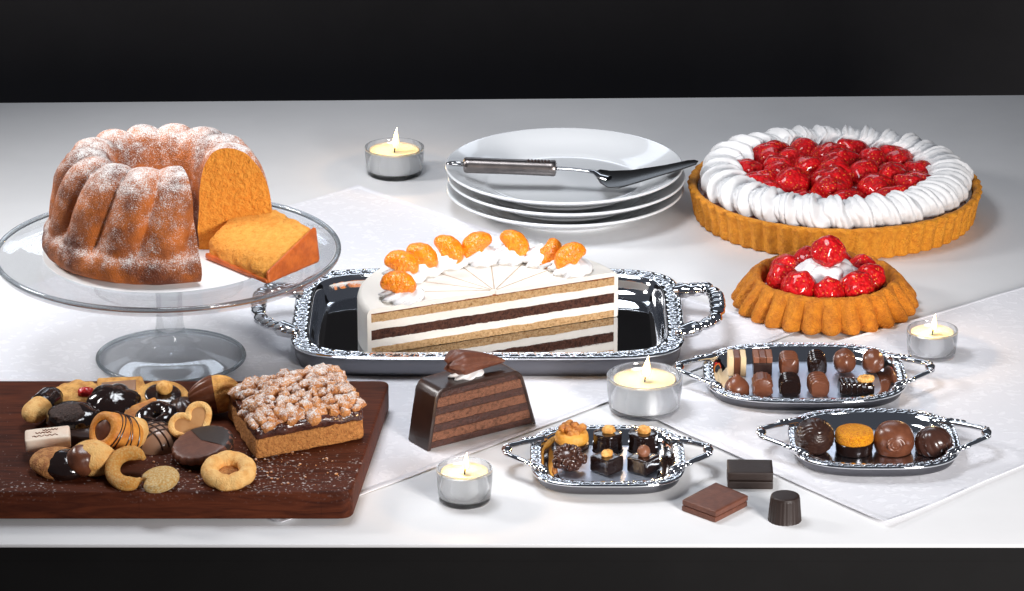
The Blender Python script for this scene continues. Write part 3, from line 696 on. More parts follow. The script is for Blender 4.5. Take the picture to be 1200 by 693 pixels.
# ------------------------------------------------------------------ silver trays
def tray(label, c, a, b, n, h, rimw, floor_mat, hx, hy, hyo, hr, big=False, rz=0):
    t = thing('silver_tray', label, 'tray', c, rz, 'silver serving trays with handles')
    ns = 1100 if big else 560
    # points equally spaced along the outline
    raw = []
    for i in range(4000):
        th = 2*PI*i/4000
        ca, sa = math.cos(th), math.sin(th)
        raw.append((math.copysign(abs(ca)**(2/n), ca), math.copysign(abs(sa)**(2/n), sa)))
    cum = [0]
    for i in range(4000):
        p_, q_ = raw[i], raw[(i+1) % 4000]; cum.append(cum[-1]+math.hypot((p_[0]-q_[0])*a, (p_[1]-q_[1])*b))
    per = cum[-1]; un = []; k = 0
    for i in range(ns):
        s_ = per*i/ns
        while cum[k+1] < s_: k += 1
        f = (s_-cum[k])/(cum[k+1]-cum[k]+1e-12); p_, q_ = raw[k], raw[(k+1) % 4000]
        un.append((p_[0]+(q_[0]-p_[0])*f, p_[1]+(q_[1]-p_[1])*f))
    def loop(d_, z, dz=None):
        return [V((u[0]*(a-d_), u[1]*(b-d_), z+(dz(per*i/ns) if dz else 0))) for i, u in enumerate(un)]
    fl_ = 0.0030
    wall = [(rimw, h), (rimw+0.0012, h-0.0008), (rimw+0.003, h*0.78), (rimw+0.0048, h*0.52), (rimw+0.0075, h*0.32), (rimw+0.0115, fl_+0.0006), (rimw+0.0145, fl_)]
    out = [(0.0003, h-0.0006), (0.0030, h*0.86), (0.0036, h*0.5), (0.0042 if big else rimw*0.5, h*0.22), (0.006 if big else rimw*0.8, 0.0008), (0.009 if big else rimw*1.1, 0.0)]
    g = MB(); g.grid([loop(*q_) for q_ in wall], True)
    g.build('dish', 'silver', t, ang=50)
    MB().grid([loop(*q_) for q_ in out], True, False, True).build('underside', 'silvershade', t, ang=50)
    inner = rimw+0.0145
    ff = MB(); base = loop(inner, fl_)
    ff.grid([[V((p_.x*s_, p_.y*s_, fl_)) for p_ in base] for s_ in (1, .97, .85, .6, .3)], True, False, True)
    ff.build('floor', floor_mat, t)
    # ornate rim with scrolls
    pd = 0.0165 if big else 0.0105
    rows = []
    nr = 18 if big else 14
    for i in range(nr+1):
        x = i/nr
        d_ = rimw*x
        edge = 0.0010*math.exp(-((x-0.10)/0.09)**2)+0.0008*math.exp(-((x-0.93)/0.07)**2)
        def dz(s_, x=x, edge=edge):
            ph = ((s_/pd) % 1)-0.5; idx = int(s_/pd)
            yy = (x-0.5)*rimw/pd
            r1 = math.hypot(ph, yy*1.0)
            sc = math.exp(-((r1-0.30)/0.085)**2)+0.9*math.exp(-(r1/0.10)**2)
            ph2 = abs(ph)-0.5
            lf = math.exp(-((ph2)**2/0.006+(yy-0.12*math.sin(idx*2.4))**2/0.05))
            env = max(0, 1-abs(x-0.52)/0.44)**0.5
            return edge+(0.00125 if big else 0.00065)*(sc+lf)*env
        rows.append(loop(d_, h-0.0002+0.0012*math.sin(PI*x), dz))
    bot = loop(rimw, h-0.0012); bot0 = loop(0.0002, h-0.0012)
    MB().grid([bot0]+rows+[bot], True).build('rim', 'silver', t, ang=60)
    for sx in (-1, 1):
        g = MB(); pts = []; rad = []
        m_ = 64
        for i in range(m_+1):
            u = i/m_*2-1
            au = abs(u)
            # arm from the dish end out to a cross bar
            if big:
                x = a-0.004+(hx+0.004)*(1-au**3.2); y = math.copysign(hyo+(hy-hyo)*au**2.2, u)*min(1, au*1.9)
            else:
                x = a-0.014+(hx+0.014)*(1-max(0, (au-0.16)/0.84)**1.25); y = math.copysign(1, u)*(0.0085*min(1, au/0.16)+(hy-0.0085)*max(0, (au-0.16)/0.84)**1.1)
            zz = h+0.001+(0.010 if big else 0.004)*(1-au**2)
            rr_ = hr*(1+0.16*math.sin(u*(34 if big else 22)*1.0)*(1.0 if big else 0.3)*(1 if au < 0.9 else 0))*(1.0+(0.55*math.exp(-(u/0.10)**2) if not big else 0.10*math.exp(-(u/0.3)**2))+(0.45*math.exp(-((au-0.92)/0.08)**2)))
            pts.append(V((sx*x, y, zz))); rad.append(rr_)
        g.tube(pts, rad, 16, flat=0.75)
        # leaf scrolls where the handle meets the rim, and beads on the bar
        for s2 in (-1, 1):
            for q_ in range(4):
                au = 0.97-0.10*q_
                ii = int((s2*au+1)/2*m_); c_ = pts[ii]
                g.ball(c_+V((sx*0.001, s2*hr*0.8, hr*0.3)), (hr*1.15, hr*0.85, hr*0.7), 2)
        for q_ in range(-3, 4):
            ii = int((q_*0.085+1)/2*m_)
            g.ball(pts[ii]+V((sx*hr*0.55, 0, hr*0.25)), (hr*0.62, hr*0.62, hr*0.62), 2)
        g.build('handle', 'silver', t)
    return t, fl_

# large tray: outline read at rim height
HB = 0.021
cbt = (at(572, 318, HB)+at(572, 423, HB))/2
a_ = met(228, cbt); b_ = (at(572, 318, HB)-at(572, 424, HB)).length/2
cbt.z = ZC
tray('large silver tray with mirror floor under the half cream cake', cbt, a_, b_, 6.0, HB, 0.017, 'silverdark', 0.034, b_*0.46, b_*0.29, 0.0066, True)

# ------------------------------------------------------------------ half cream cake with mandarins
zf = cbt.z+0.0034
pl = at(431, 417.5, zf); pr_ = at(724, 371, zf)
cc = (pl+pr_)/2; RH = (pr_-pl).length/2; ang = math.atan2(pr_.y-pl.y, pr_.x-pl.x)
hc_ = thing('cream_cake', 'half round layered cream cake topped with mandarin segments, on the large silver tray', 'cake', cc, ang)
HH = 0.0478
def half(r, z0, z1, y0=0.0, amp=0.0003, seed=0, n=60, nb=260):
    g = MB()
    def ring(z, f, k):
        arc = [V((r*math.cos(PI*j/n), y0+max(0, r*math.sin(PI*j/n)), z)) for j in range(n+1)]
        line = []
        for j in range(1, nb):
            x = -r+2*r*j/nb
            en = min(1, min(j, nb-j)/8)
            zz_ = z+(0.0009*noise.noise(V((x*38, z*900, 2)))+0.0005*noise.noise(V((x*140, z*900, 5))))*en*(1 if 0.0005 < z else 0)
            line.append(V((x, y0+amp*(noise.noise(V((x*420, f*7, seed)))*1.6+noise.noise(V((x*190, f*4, seed+3)))*1.2), zz_)))
        return arc+line
    m_ = 7
    g.grid([ring(z0+(z1-z0)*(0 if i < 1 else 1 if i == m_ else i/m_), i/m_, i) for i in range(m_+1)], True, True, True)
    return g
HKs = 0.0430/0.0480
LY = [('sponge', 'sponge_layer', 0.0, 0.0085), ('icing', 'cream_layer', 0.0085, 0.0170), ('chocsponge', 'chocolate_layer', 0.0170, 0.0285), ('icing', 'cream_layer', 0.0285, 0.0378), ('sponge', 'sponge_layer', 0.0378, 0.0468), ('skin', 'baked_skin', 0.0468, 0.0480)]
ri = RH-0.0042
for mm_, nm, z0, z1 in LY:
    z0 *= HKs; z1 *= HKs
    half(ri, z0, z1, 0.0005 if mm_ in ('icing',) else 0.0008, 0.0008 if mm_ != 'icing' else 0.0002, z0*300).build(nm, mm_, hc_, ang=50)
# icing: outer wall and top, open at the cut
g = MB(); n = 80
def arc(r, z): return [V((r*math.cos(PI*j/n), max(0.0002, r*math.sin(PI*j/n)), z)) for j in range(n+1)]
pro = [(ri, 0.0), (RH-0.001, 0.0), (RH, 0.001), (RH, HH-0.006), (RH-0.0007, HH-0.0032), (RH-0.0025, HH-0.0010), (RH-0.005, HH), (RH*0.6, HH), (0.002, HH), (0.002, 0.0430), (ri, 0.0430), (ri, 0.0)]
g.grid([arc(*q_) for q_ in pro], False)
# cut ends of the icing coat
for sx in (-1, 1):
    poly = [V((sx*r, 0.0002, z)) for r, z in pro[:-1]]
    g.add(poly, [tuple(range(len(poly)))])
ic = g.build('icing_coat', 'icing', hc_, ang=50)
# portion marks: thin strips set in the top, groove shade put into their colour
g = MB()
for i in range(1, 8):
    a = PI*i/8+0.02
    g.tube([(0.004*math.cos(a), 0.004*math.sin(a), HH-0.0002), (RH*0.70*math.cos(a), RH*0.70*math.sin(a), HH-0.0002)], 0.0007, 6)
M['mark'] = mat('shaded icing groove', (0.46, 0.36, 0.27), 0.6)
g.build('portion_mark', 'mark', ic)
def mandarin(T, s=1.0, seed=0):
    g = MB(); rws = []
    for i in range(61):
        t = i/60; a = R(18)+R(144)*t
        k = max(0.06, math.sin(PI*t)**0.55)
        c = V((0.0120*math.cos(a), 0, 0.0095*math.sin(a)-0.004))
        er = V((math.cos(a), 0, math.sin(a)))
        row = []
        for j in range(20):
            b = 2*PI*j/20
            rr_ = 0.0108*k
            off = er*(math.cos(b)*rr_*0.95)+V((0, math.sin(b)*rr_*0.88*(1 if math.cos(b) > -0.2 else 0.65), 0))
            row.append((c+off*(1-0.035*abs(math.sin(PI*(6.5*t+0.35*math.sin(b)+0.3*seed)))**6))*s*(1+0.03*noise.noise(V((t*5, math.cos(b), seed)))))
        rws.append(row)
    g.grid(rws, True, True, True, T=T)
    return g
# rosettes round the rim, read from the photo; each carries a segment
spots = [(466, 336, 8), (469, 312, 18), (491, 303, 38), (521, 294, 48), (562, 290, -38), (598, 288, 48), (637, 292, 118), (672, 303, -38)]
rz_ = Matrix.Rotation(-ang, 4, 'Z')
for k, (px, py, roll) in enumerate(spots):
    p_ = rz_ @ (at(px, py, zf+HH+0.013)-cc); p_.z = 0
    if p_.length > RH-0.0145: p_ *= (RH-0.0145)/p_.length
    c = V((p_.x, p_.y, HH-0.0005)); inw = p_.normalized()
    g = MB(); rosette(g, c-inw*0.004, 0.0215, 0.021, 8, 1.6, seed=k*1.7)
    g.build('cream_rosette', 'cream', hc_, ang=180)
    Tm = Matrix.Translation(c+(rz_ @ V((0, -0.009, 0)))+V((0, 0, 0.0135))) @ rz_ @ Euler((R(-28), 0, 0)).to_matrix().to_4x4() @ Euler((0, R(roll), 0)).to_matrix().to_4x4()
    mandarin(Tm, 1.22, k).build('mandarin_segment', 'mandarin', hc_, ang=180)

# ------------------------------------------------------------------ chocolate cake slice
z0 = ZC
q = [at(501, 529, z0), at(628, 497, z0)]
dr = (q[1]-q[0]); Lx = dr.length; ang2 = math.atan2(dr.y, dr.x)
chs = thing('chocolate_cake_slice', 'dark chocolate layer cake slice under a chocolate shell, beside the wooden board', 'cake slice', q[0], ang2)
Dp = 0.035; HC = 0.0585
def trap(x0, x1, z0, z1, y0, y1):
    # narrower towards the top
    def xl(z): return x0+(0.010*z/HC)
    def xr(z): return x1-(0.016*z/HC)
    return [V((xl(z0), y0, z0)), V((xr(z0), y0, z0)), V((xr(z0), y1, z0)), V((xl(z0), y1, z0)), V((xl(z1), y0, z1)), V((xr(z1), y0, z1)), V((xr(z1), y1, z1)), V((xl(z1), y1, z1))]
lay = [('ganache', 'chocolate_layer', 0.0015, 0.0085), ('lightchoc', 'sponge_layer', 0.0085, 0.0180), ('ganache', 'chocolate_layer', 0.0180, 0.0265), ('lightchoc', 'sponge_layer', 0.0265, 0.0360), ('ganache', 'chocolate_layer', 0.0360, 0.0440), ('lightchoc', 'sponge_layer', 0.0440, 0.0540), ('ganache', 'chocolate_layer', 0.0540, 0.0605)]
lay = [(m_, n_, a_*HC/0.064, b_*HC/0.064) for m_, n_, a_, b_ in lay]
for mm_, nm, a0, a1 in lay:
    top_l = a1 > HC*0.93
    MB().rbox(None, None, 0.0008, 34, 0.0013 if mm_ == 'lightchoc' else 0.0004, 240, hexa=trap(0.0026+(0.0035 if top_l else 0), Lx-0.0026-(0.0035 if top_l else 0), a0, a1, 0.0, Dp-0.004)).build(nm, mm_, chs, ang=50)
# glaze: a bent shell over left side, top, right side and back
sec = []
def gl(r):
    base = [V((0, 0, 0)), V((0.0075, 0, HC-0.014)), V((0.0098, 0, HC-0.006)), V((0.0145, 0, HC-0.0012)), V((0.023, 0, HC)), V((Lx*0.5, 0, HC+0.0006)), V((Lx-0.028, 0, HC)), V((Lx-0.021, 0, HC-0.0012)), V((Lx-0.0165, 0, HC-0.0055)), V((Lx-0.0135, 0, HC-0.012)), V((Lx, 0, 0))]
    pts2 = smoothprof([(p_.x, p_.z) for p_ in base], 4)
    cx, cz = Lx/2, 0.0
    return [V((cx+(x-cx)*(1-r/(Lx/2)), 0, cz+(z-cz)*(1-r/HC))) for x, z in pts2]
o_, i_ = gl(0), gl(0.0036)
g = MB()
def yy_(l, y): return [V((p_.x, y+0.0005*noise.noise(p_*150), p_.z)) for p_ in l]
g.grid([yy_(i_, -0.0002), yy_([lerp(a, b, .5) for a, b in zip(o_, i_)], -0.0009), yy_(o_, 0.0), yy_(o_, 0.002), yy_(o_, Dp*0.5), yy_(o_, Dp-0.003), yy_([lerp(V((Lx/2, 0, 0.02)), p_, 0.985) for p_ in o_], Dp-0.0005), yy_([lerp(V((Lx/2, 0, 0.02)), p_, 0.94) for p_ in o_], Dp)], False)
bk = yy_([lerp(V((Lx/2, 0, 0.02)), p_, 0.94) for p_ in o_], Dp); g.add(bk, [tuple(range(len(bk)))])
M['glaze'] = mat('chocolate glaze', (0.022, 0.0095, 0.0068), 0.33, (0.034, 0.015, 0.010), 25, coat=0.15, coatr=0.25, bump=0.06, bscale=130, bump2=0.08, b2scale=50)
g.build('chocolate_glaze', 'glaze', chs, ang=50)
g = MB(); rosette(g, (Lx*0.44, Dp*0.42, HC-0.001), 0.0125, 0.013, 7, 1.5, seed=1)
for v in g.v: v.x = Lx*0.46+(v.x-Lx*0.46)*1.35
g.build('cream_rosette', 'cream', chs, ang=180)
# fan shaped chocolate shell, narrow to the right
g = MB(); rws = []
for i in range(22):
    t = i/21
    ax = V((Lx*0.27+0.062*t, Dp*0.40, HC+0.0150-0.009*t*t))
    rad = 0.0150*(1-t)**0.75*(min(1, 0.35+t*4))+0.001
    row = []
    for j in range(40):
        b = 2*PI*j/40
        f = 1+0.085*math.cos(13*b)*(1-t*0.75)
        row.append(ax+V((0.003*math.cos(3*b)*(1-t), math.cos(b)*rad*f, math.sin(b)*rad*f*0.88)))
    rws.append(row)
g.grid(rws, True, True, True); g.build('chocolate_shell', 'milkmatt', chs, ang=70)

# ------------------------------------------------------------------ wooden board
ZB = 0.0295
B4 = [at(-120, 577, ZB), at(412, 577, ZB), at(457, 446, ZB), at(-120, 446, ZB)]
cbd = V(((B4[1].x+B4[2].x)/2-0.2, (B4[0].y+B4[2].y)/2, 0))
def rpoly(pts, r, n=7):
    out = []; m_ = len(pts)
    for i in range(m_):
        p_, a, b = V(pts[i]), V(pts[i-1]), V(pts[(i+1) % m_])
        u, v = (a-p_).normalized(), (b-p_).normalized()
        s_, e_ = p_+u*r, p_+v*r
        for k in range(n+1):
            t = k/n; out.append(((s_*(1-t)**2+p_*2*t*(1-t)+e_*t*t)).to_2d())
    return out
poly = rpoly([V((p_.x-cbd.x, p_.y-cbd.y, 0)) for p_ in B4], 0.012)
bo = MB().prism(poly, 0.0034, ZB).build('cutting_board', 'wood', None, bev=0.0022, ang=35); bo.location = cbd
tag(bo, 'dark brown wooden board dusted with icing sugar, carrying cookies', 'board')

# ------------------------------------------------------------------ crumble cake slice
zz = ZB
q = [at(299, 540, zz), at(428, 515, zz), at(399, 466, zz), at(266, 489, zz)]
cr_ = thing('crumble_slice', 'square crumble cake slice with dark jam, dusted with sugar, on the board', 'cake slice', (q[0]+q[2])/2)
L0 = [p_-(q[0]+q[2])/2 for p_ in q]
cen = V((0, 0, 0))
def lay3(z0, z1, s0=1.0, s1=1.0): return [p_*s0+V((0, 0, z0)) for p_ in L0]+[p_*s1+V((0, 0, z1)) for p_ in L0]
MB().rbox(None, None, 0.004, 22, 0.0014, 120, hexa=lay3(0, 0.0195, 1, .985)).build('cake_base', 'cakebase', cr_, ang=70)
MB().rbox(None, None, 0.004, 22, 0.0024, 160, hexa=lay3(0.0175, 0.0295, .985, .975)).build('jam_layer', 'jamglaze', cr_, ang=70)
g = MB()
rng = random.Random(5)
for i in range(560):
    u, v = rng.uniform(0.0, 1.0), rng.uniform(0.0, 1.0)
    edge = min(u, v, 1-u, 1-v)
    p_ = (L0[0]*(1-u)+L0[1]*u)*(1-v)+(L0[3]*(1-u)+L0[2]*u)*v
    hgt = 0.0275+0.0135*min(1, (edge/0.22)**0.6)*rng.uniform(0.65, 1.05)
    if edge < 0.05 and rng.random() < 0.45: continue
    r_ = 0.0021+0.0048*rng.random()**1.7
    sd = rng.uniform(0, 99)
    g.ball(p_*0.965+V((0, 0, hgt)), (r_*rng.uniform(.8, 1.2), r_*rng.uniform(.8, 1.2), r_*rng.uniform(.75, 1.05)), 2, disp=lambda n, sd=sd: 1+0.60*noise.noise(n*1.9+V((sd, 0, 0))))
MBb = MB().rbox(None, None, 0.005, 12, 0.002, 120, hexa=lay3(0.0275, 0.0365, .93, .80))
g.add(MBb.v, MBb.f)
g.build('crumble_topping', 'crumble', cr_, ang=75)

g = MB(); rng = random.Random(11)
for i in range(170):
    px = 300+rng.gauss(0, 75); py = 545+rng.gauss(0, 17)
    if not (12 < px < 405 and 470 < py < 572): continue
    c_ = at(px, py, ZB); r_ = 0.0004+0.0011*rng.random()**2.5; sd = rng.uniform(0, 50)
    g.ball((c_.x, c_.y, ZB+r_*0.6), (r_*1.2, r_, r_*0.8), 1, disp=lambda n, sd=sd: 1+0.5*noise.noise(n*1.5+V((sd, 0, 0))))
o = g.build('crumbs', 'crumble', None, ang=180); o['kind'] = 'stuff'; tag(o, 'small golden crumbs scattered on the wooden board before the cookies', 'crumbs')
# ------------------------------------------------------------------ cookies on the board
def cookie(name, label, px, py, h, rx=0, ry=0, rz=0, cat='cookie'):
    """h is the height of the cookie's middle above the board"""
    t = thing(name, label, cat, at(px, py, ZB+h*0.95), rz, 'assorted cookies on the board', rx, ry)
    t.scale = (0.94, 0.94, 0.94)
    return t
def rough(amp, fr, sd=0): return lambda n: 1+amp*noise.noise(n*fr+V((sd, 0, 0)))
# finger biscuit dipped at the far end
A = at(31, 491, ZB+0.0135); B = at(64, 462.5, ZB+0.0165)
c = cookie('finger_biscuit', 'finger biscuit with its far end dipped in dark chocolate', 48, 476, 0.015); O = V(c.location)
n = 18
pts = [lerp(A, B, i/n)-O for i in range(n+1)]
rad = [0.0125*max(0.25, min(1, math.sin(PI*min(0.5, 0.06+i/n*1.6))**0.7)) if i < n*0.5 else 0.0125*(1 if i < n-1 else 0.8) for i in range(n+1)]
MB().tube(pts[:11], rad[:11], 20, flat=0.85).build('biscuit', 'biscuitpale', c, ang=60)
MB().tube([pts[9]*1]+pts[10:], [0.0122]+[r_*1.07 for r_ in rad[10:]], 20, flat=0.85).build('chocolate_dip', 'darkgloss', c, ang=60)
# dark oval cookies
c = cookie('chocolate_biscuit', 'dark oval chocolate biscuit with a grainy top, behind the white fondant bar', 86, 489, 0.018, R(12), 0, R(-8))
MB().ball((0, 0, 0), (0.027, 0.023, 0.0110), 4, rough(.10, 2.2, 4)).build('biscuit', 'darkgloss', c, ang=180)
M['grain'] = mat('grainy chocolate crumbs', (0.05, 0.026, 0.02), 0.6, (0.15, 0.085, 0.07), 500, 0.5, 0.7, bump=1.0, bscale=500, bdist=0.003)
MB().ball((-0.003, -0.004, 0.0055), (0.019, 0.015, 0.0076), 4, rough(.12, 2.4, 8)).build('grain_topping', 'grain', c, ang=180)
c = cookie('chocolate_biscuit', 'plain dark chocolate biscuit lying flat under the striped wafer roll', 106, 506, 0.008, 0, 0, 0)
MB().lathe(smoothprof([(1e-4, -.007), (.024, -.007), (.028, -.003), (.0275, .003), (.024, .006), (1e-4, .0068)], 3), 48).build('biscuit', 'dark', c)
# crumb cookie with red cherry
c = cookie('cherry_cookie', 'crumbly golden cookie topped with a red candied cherry', 92, 466, 0.013, R(20))
MB().ball((0, 0, 0), (0.026, 0.022, 0.010), 4, lambda n: 1+.16*noise.noise(n*4)+.10*noise.noise(n*9)).build('cookie_base', 'biscuit', c, ang=180)
MB().ball((0.0085, -0.003, 0.009), (0.0085, 0.0065, 0.0055), 3, rough(.25, 2.5, 3)).build('cherry', 'cherry', c, ang=180)
# pastry wedge
c = cookie('pastry_wedge', 'flat pale pastry wedge at the back edge of the board', 141, 458, 0.016, R(18), R(-4), R(4))
MB().rbox(None, None, 0.003, 12, 0.0007, 120, hexa=[V((-.027, -.016, -.004)), V((.030, -.014, -.004)), V((.022, .016, -.004)), V((-.022, .020, -.004)), V((-.027, -.016, .004)), V((.030, -.014, .004)), V((.022, .016, .004)), V((-.022, .020, .004))]).build('pastry', 'biscuit', c, ang=60)
MB().rbox((-.018, -.006, .0030), (.016, .010, .0046), 0.0012, 8, 0.0003).build('glaze', 'nougat', c, ang=60)
# dark star
c = cookie('chocolate_star', 'glossy dark chocolate star shaped biscuit with deep ridges', 134, 473, 0.019, R(22), R(6), 0)
MB().lathe(smoothprof([(1e-4, -.009), (.020, -.009), (.0262, -.004), (.0255, .002), (.018, .009), (.009, .0125), (1e-4, .0135)], 4), 140, lambda a, t: 1+0.20*(abs(math.cos(3.5*(a+t*0.7)))**0.8-0.6)*(1-0.5*t)).build('biscuit', 'darkgloss', c, ang=70)
# hazelnut disc
c = cookie('hazelnut_cookie', 'round cookie with a chocolate pool and one whole hazelnut', 191, 467, 0.015, R(14), R(4), 0)
MB().lathe(smoothprof([(1e-4, -.006), (.021, -.006), (.0255, -.003), (.0262, .001), (.024, .0042), (.020, .0040), (1e-4, .003)], 4), 80, lambda a, t: 1+.02*noise.noise(V((math.cos(a)*5, math.sin(a)*5, t*5)))).build('cookie_base', 'biscuit', c, ang=80)
MB().lathe(smoothprof([(.0170, .0032), (.0182, .0042), (.0165, .0062), (.009, .0075), (1e-4, .0078)], 4), 60).build('chocolate_pool', 'darkgloss', c)
MB().ball((0.001, 0.001, 0.0125), (.0082, .0078, .0072), 3, rough(.06, 2)).build('hazelnut', 'nut', c, ang=180)
# piped shell, half in chocolate
c = cookie('shell_biscuit', 'fluted piped biscuit standing up, left half dipped in chocolate', 250, 463, 0.021, R(8), R(-8), R(6))
def fan(scale, x0, x1):
    g = MB(); rws = []; n = 26
    for i in range(n+1):
        x = x0+(x1-x0)*i/n; u = (x+0.024)/0.050
        r_ = 0.0235*(max(0.0, math.sin(PI*min(max(u*0.93+0.035, 0), 1)))**0.5)*(0.80+0.2*u)
        row = []
        for j in range(96):
            b = 2*PI*j/96
            f = 1+0.10*(abs(math.cos(6*(b+0.4*u)))-0.5)
            row.append(V((x, math.cos(b)*r_*f*0.62*scale, math.sin(b)*r_*f*0.92*scale)))
        rws.append(row)
    g.grid(rws, True, True, True); return g
fan(1.0, -0.020, 0.026).build('biscuit', 'biscuit', c, ang=70)
fan(1.05, -0.0245, 0.0015).build('chocolate_dip', 'milk', c, ang=70)
c = cookie('chocolate_star', 'small dark piped chocolate biscuit half hidden behind the heart cookie', 213, 478, 0.009, 0, 0, .4)
MB().lathe(smoothprof([(1e-4, -.008), (.015, -.008), (.018, -.003), (.0165, .002), (.010, .008), (1e-4, .011)], 3), 100, lambda a, t: 1+0.16*(abs(math.cos(4*(a+t)))-0.6)).build('biscuit', 'dark', c, ang=70)
# dark ring on thin orange wafer
c = cookie('orange_biscuit', 'thin orange biscuit leaning behind the dark glazed ring', 163, 487, 0.014, R(30), R(-14), R(20))
MB().rbox((-.026, -.013, -.003), (.022, .013, .003), .0028, 10, .0006).build('biscuit', 'wafer', c, ang=60)
c = cookie('glazed_ring', 'dark glazed ring cookie in the middle of the heap', 184, 491, 0.018, R(16), R(-10), 0)
MB().tube([(0.0125*math.cos(2*PI*i/40), 0.0125*math.sin(2*PI*i/40), 0) for i in range(40)], [0.0098*(1+.05*math.sin(5*2*PI*i/40)) for i in range(40)], 20, closed=True, flat=0.95).build('ring', 'darkgloss', c, ang=180)
# white glazed cookie behind the heart
c = cookie('white_cookie', 'white glazed round cookie peeping out behind the heart cookie', 206, 499, 0.014, R(30), 0, 0)
MB().ball((0, 0, 0), (.016, .014, .011), 4, rough(.05, 2)).build('glaze', 'cream', c, ang=180)
# heart
c = cookie('heart_cookie', 'pale heart shaped cookie with a raised rim, tilted up', 228, 500, 0.0215, R(48), R(-3), R(-6))
def heart(s): return [(s*16*math.sin(t)**3/17, s*(13*math.cos(t)-5*math.cos(2*t)-2*math.cos(3*t)-math.cos(4*t))/17+s*0.12) for t in [2*PI*i/90 for i in range(90)]]
hp = heart(0.0232)
# turned so that the point looks down to the right
hp = [(x*math.cos(.62)-y*math.sin(.62), x*math.sin(.62)+y*math.cos(.62)) for x, y in hp]
MB().prism(hp, -.0055, .0030).build('cookie_base', 'biscuitpale', c, bev=0.0012, ang=70)
MB().tube([V((x*0.90, y*0.90, 0.0034)) for x, y in hp], 0.0033, 12, closed=True, flat=.8).build('rim', 'biscuitpale', c, ang=180)
M['caramel'] = mat('caramel filling', (0.56, 0.29, 0.12), 0.35, (0.50, 0.24, 0.09), 60)
MB().prism([(x*.82, y*.82) for x, y in hp], .0031, .0040).build('filling', 'caramel', c, ang=40)
# dome with chocolate lattice
c = cookie('lattice_praline', 'pale nougat dome crossed with thin dark chocolate lines', 184, 521, 0.0, 0, 0, 0)
MB().lathe(dome_prof(.0262, .0195, 16, .003), 64).build('dome', 'nougat', c)
g = MB()
for dr_ in (0.5, -0.75):
    for k in range(-2, 3):
        o0 = k*0.0066; pts = []
        for i in range(25):
            s_ = -0.0275+0.055*i/24
            x = s_*math.cos(dr_)-o0*math.sin(dr_); y = s_*math.sin(dr_)+o0*math.cos(dr_)
            rr_ = math.hypot(x, y)/.0265
            if rr_ < 1: pts.append(V((x, y, .003+.0196*math.sqrt(1-rr_*rr_))))
        g.tube(pts, 0.0009, 6)
g.build('chocolate_line', 'dark', c)
# scalloped chocolate sandwich
c = cookie('scalloped_cookie', 'large scalloped milk chocolate cookie, one side darker, before the heart cookie', 238, 524, 0.0135, R(12), R(-10), R(-10))
MB().lathe(smoothprof([(1e-4, -.009), (.025, -.009), (.0275, -.006), (.0265, -.002), (1e-4, -.0015)], 3), 144, lambda a, t: 1+.045*(abs(math.sin(10*a))-.5)).build('lower_biscuit', 'dark', c, ang=60)
MB().lathe(smoothprof([(1e-4, -.0015), (.027, -.0012), (.0298, .0015), (.0285, .005), (.024, .0068), (1e-4, .0078)], 3), 144, lambda a, t: 1+.045*(abs(math.sin(10*a+.4))-.5)*(1-max(0, t-.55)*2.2)).build('upper_biscuit', 'milkmatt', c, ang=60)
g = MB(); rws = []
for i in range(10):
    r_ = [1e-4, .008, .016, .022, .0245, .0272, .0292, .0304, .0304, .0296][i]; z_ = [.0083, .0083, .0080, .0074, .0072, .0063, .0048, .003, .001, .0][i]
    rws.append([V((r_*math.cos(a), r_*math.sin(a), z_)) for a in [R(-25)+R(150)*j/60 for j in range(61)]])
g.grid(rws, False); g.build('chocolate_dip', 'darkmatt', c, ang=60)
# jam ring cookie
c = cookie('ring_cookie', 'golden lumpy ring cookie with a brown jam centre near the crumble slice', 268, 552, 0.0105, R(14), 0, 0)
nn = 90
MB().tube([(0.0178*math.cos(2*PI*i/nn), 0.0182*math.sin(2*PI*i/nn), 0.0006*math.sin(5*2*PI*i/nn)) for i in range(nn)], [0.0078*(1+.10*abs(math.sin(4.5*2*PI*i/nn))+.04*noise.noise(V((i*.3, 0, 0)))) for i in range(nn)], 24, closed=True, flat=0.95).build('ring', 'biscuitpale', c, ang=180)
MB().lathe([(.0125, -.006), (.0125, -.0012), (.006, -.0022), (1e-4, -.0026)], 32, c0=False).build('jam_centre', 'biscuitbrown', c)
# sugared crescent
c = cookie('crescent_cookie', 'sugared horseshoe shaped cookie near the front edge of the board', 152, 549, 0.0125, R(22), 0, 0)
nn = 40; pts = [V((0.0162*math.cos(R(40)+R(275)*i/nn), 0.0205*math.sin(R(40)+R(275)*i/nn), 0)) for i in range(nn+1)]
MB().tube(pts, [0.0074*max(.35, min(1, math.sin(PI*min(.5, .07+min(i, nn-i)/nn*2.6)))) for i in range(nn+1)], 20, flat=.92).build('biscuit', 'sugared', c, ang=180)
# kidney sugared
c = cookie('sugar_cookie', 'small flat sugared cookie with a notch, nearest the front edge of the board', 187, 562, 0.0075, R(10), R(-6), 0)
MB().lathe(smoothprof([(1e-4, -.0055), (.014, -.0055), (.0182, -.002), (.0180, .002), (.0145, .0050), (1e-4, .0058)], 4), 80, lambda a, t: 1.0-0.36*math.exp(-((((a-R(195)+PI) % (2*PI))-PI)/.30)**2)+.05*math.sin(2*a)).build('biscuit', 'sugaredpale', c, ang=180)
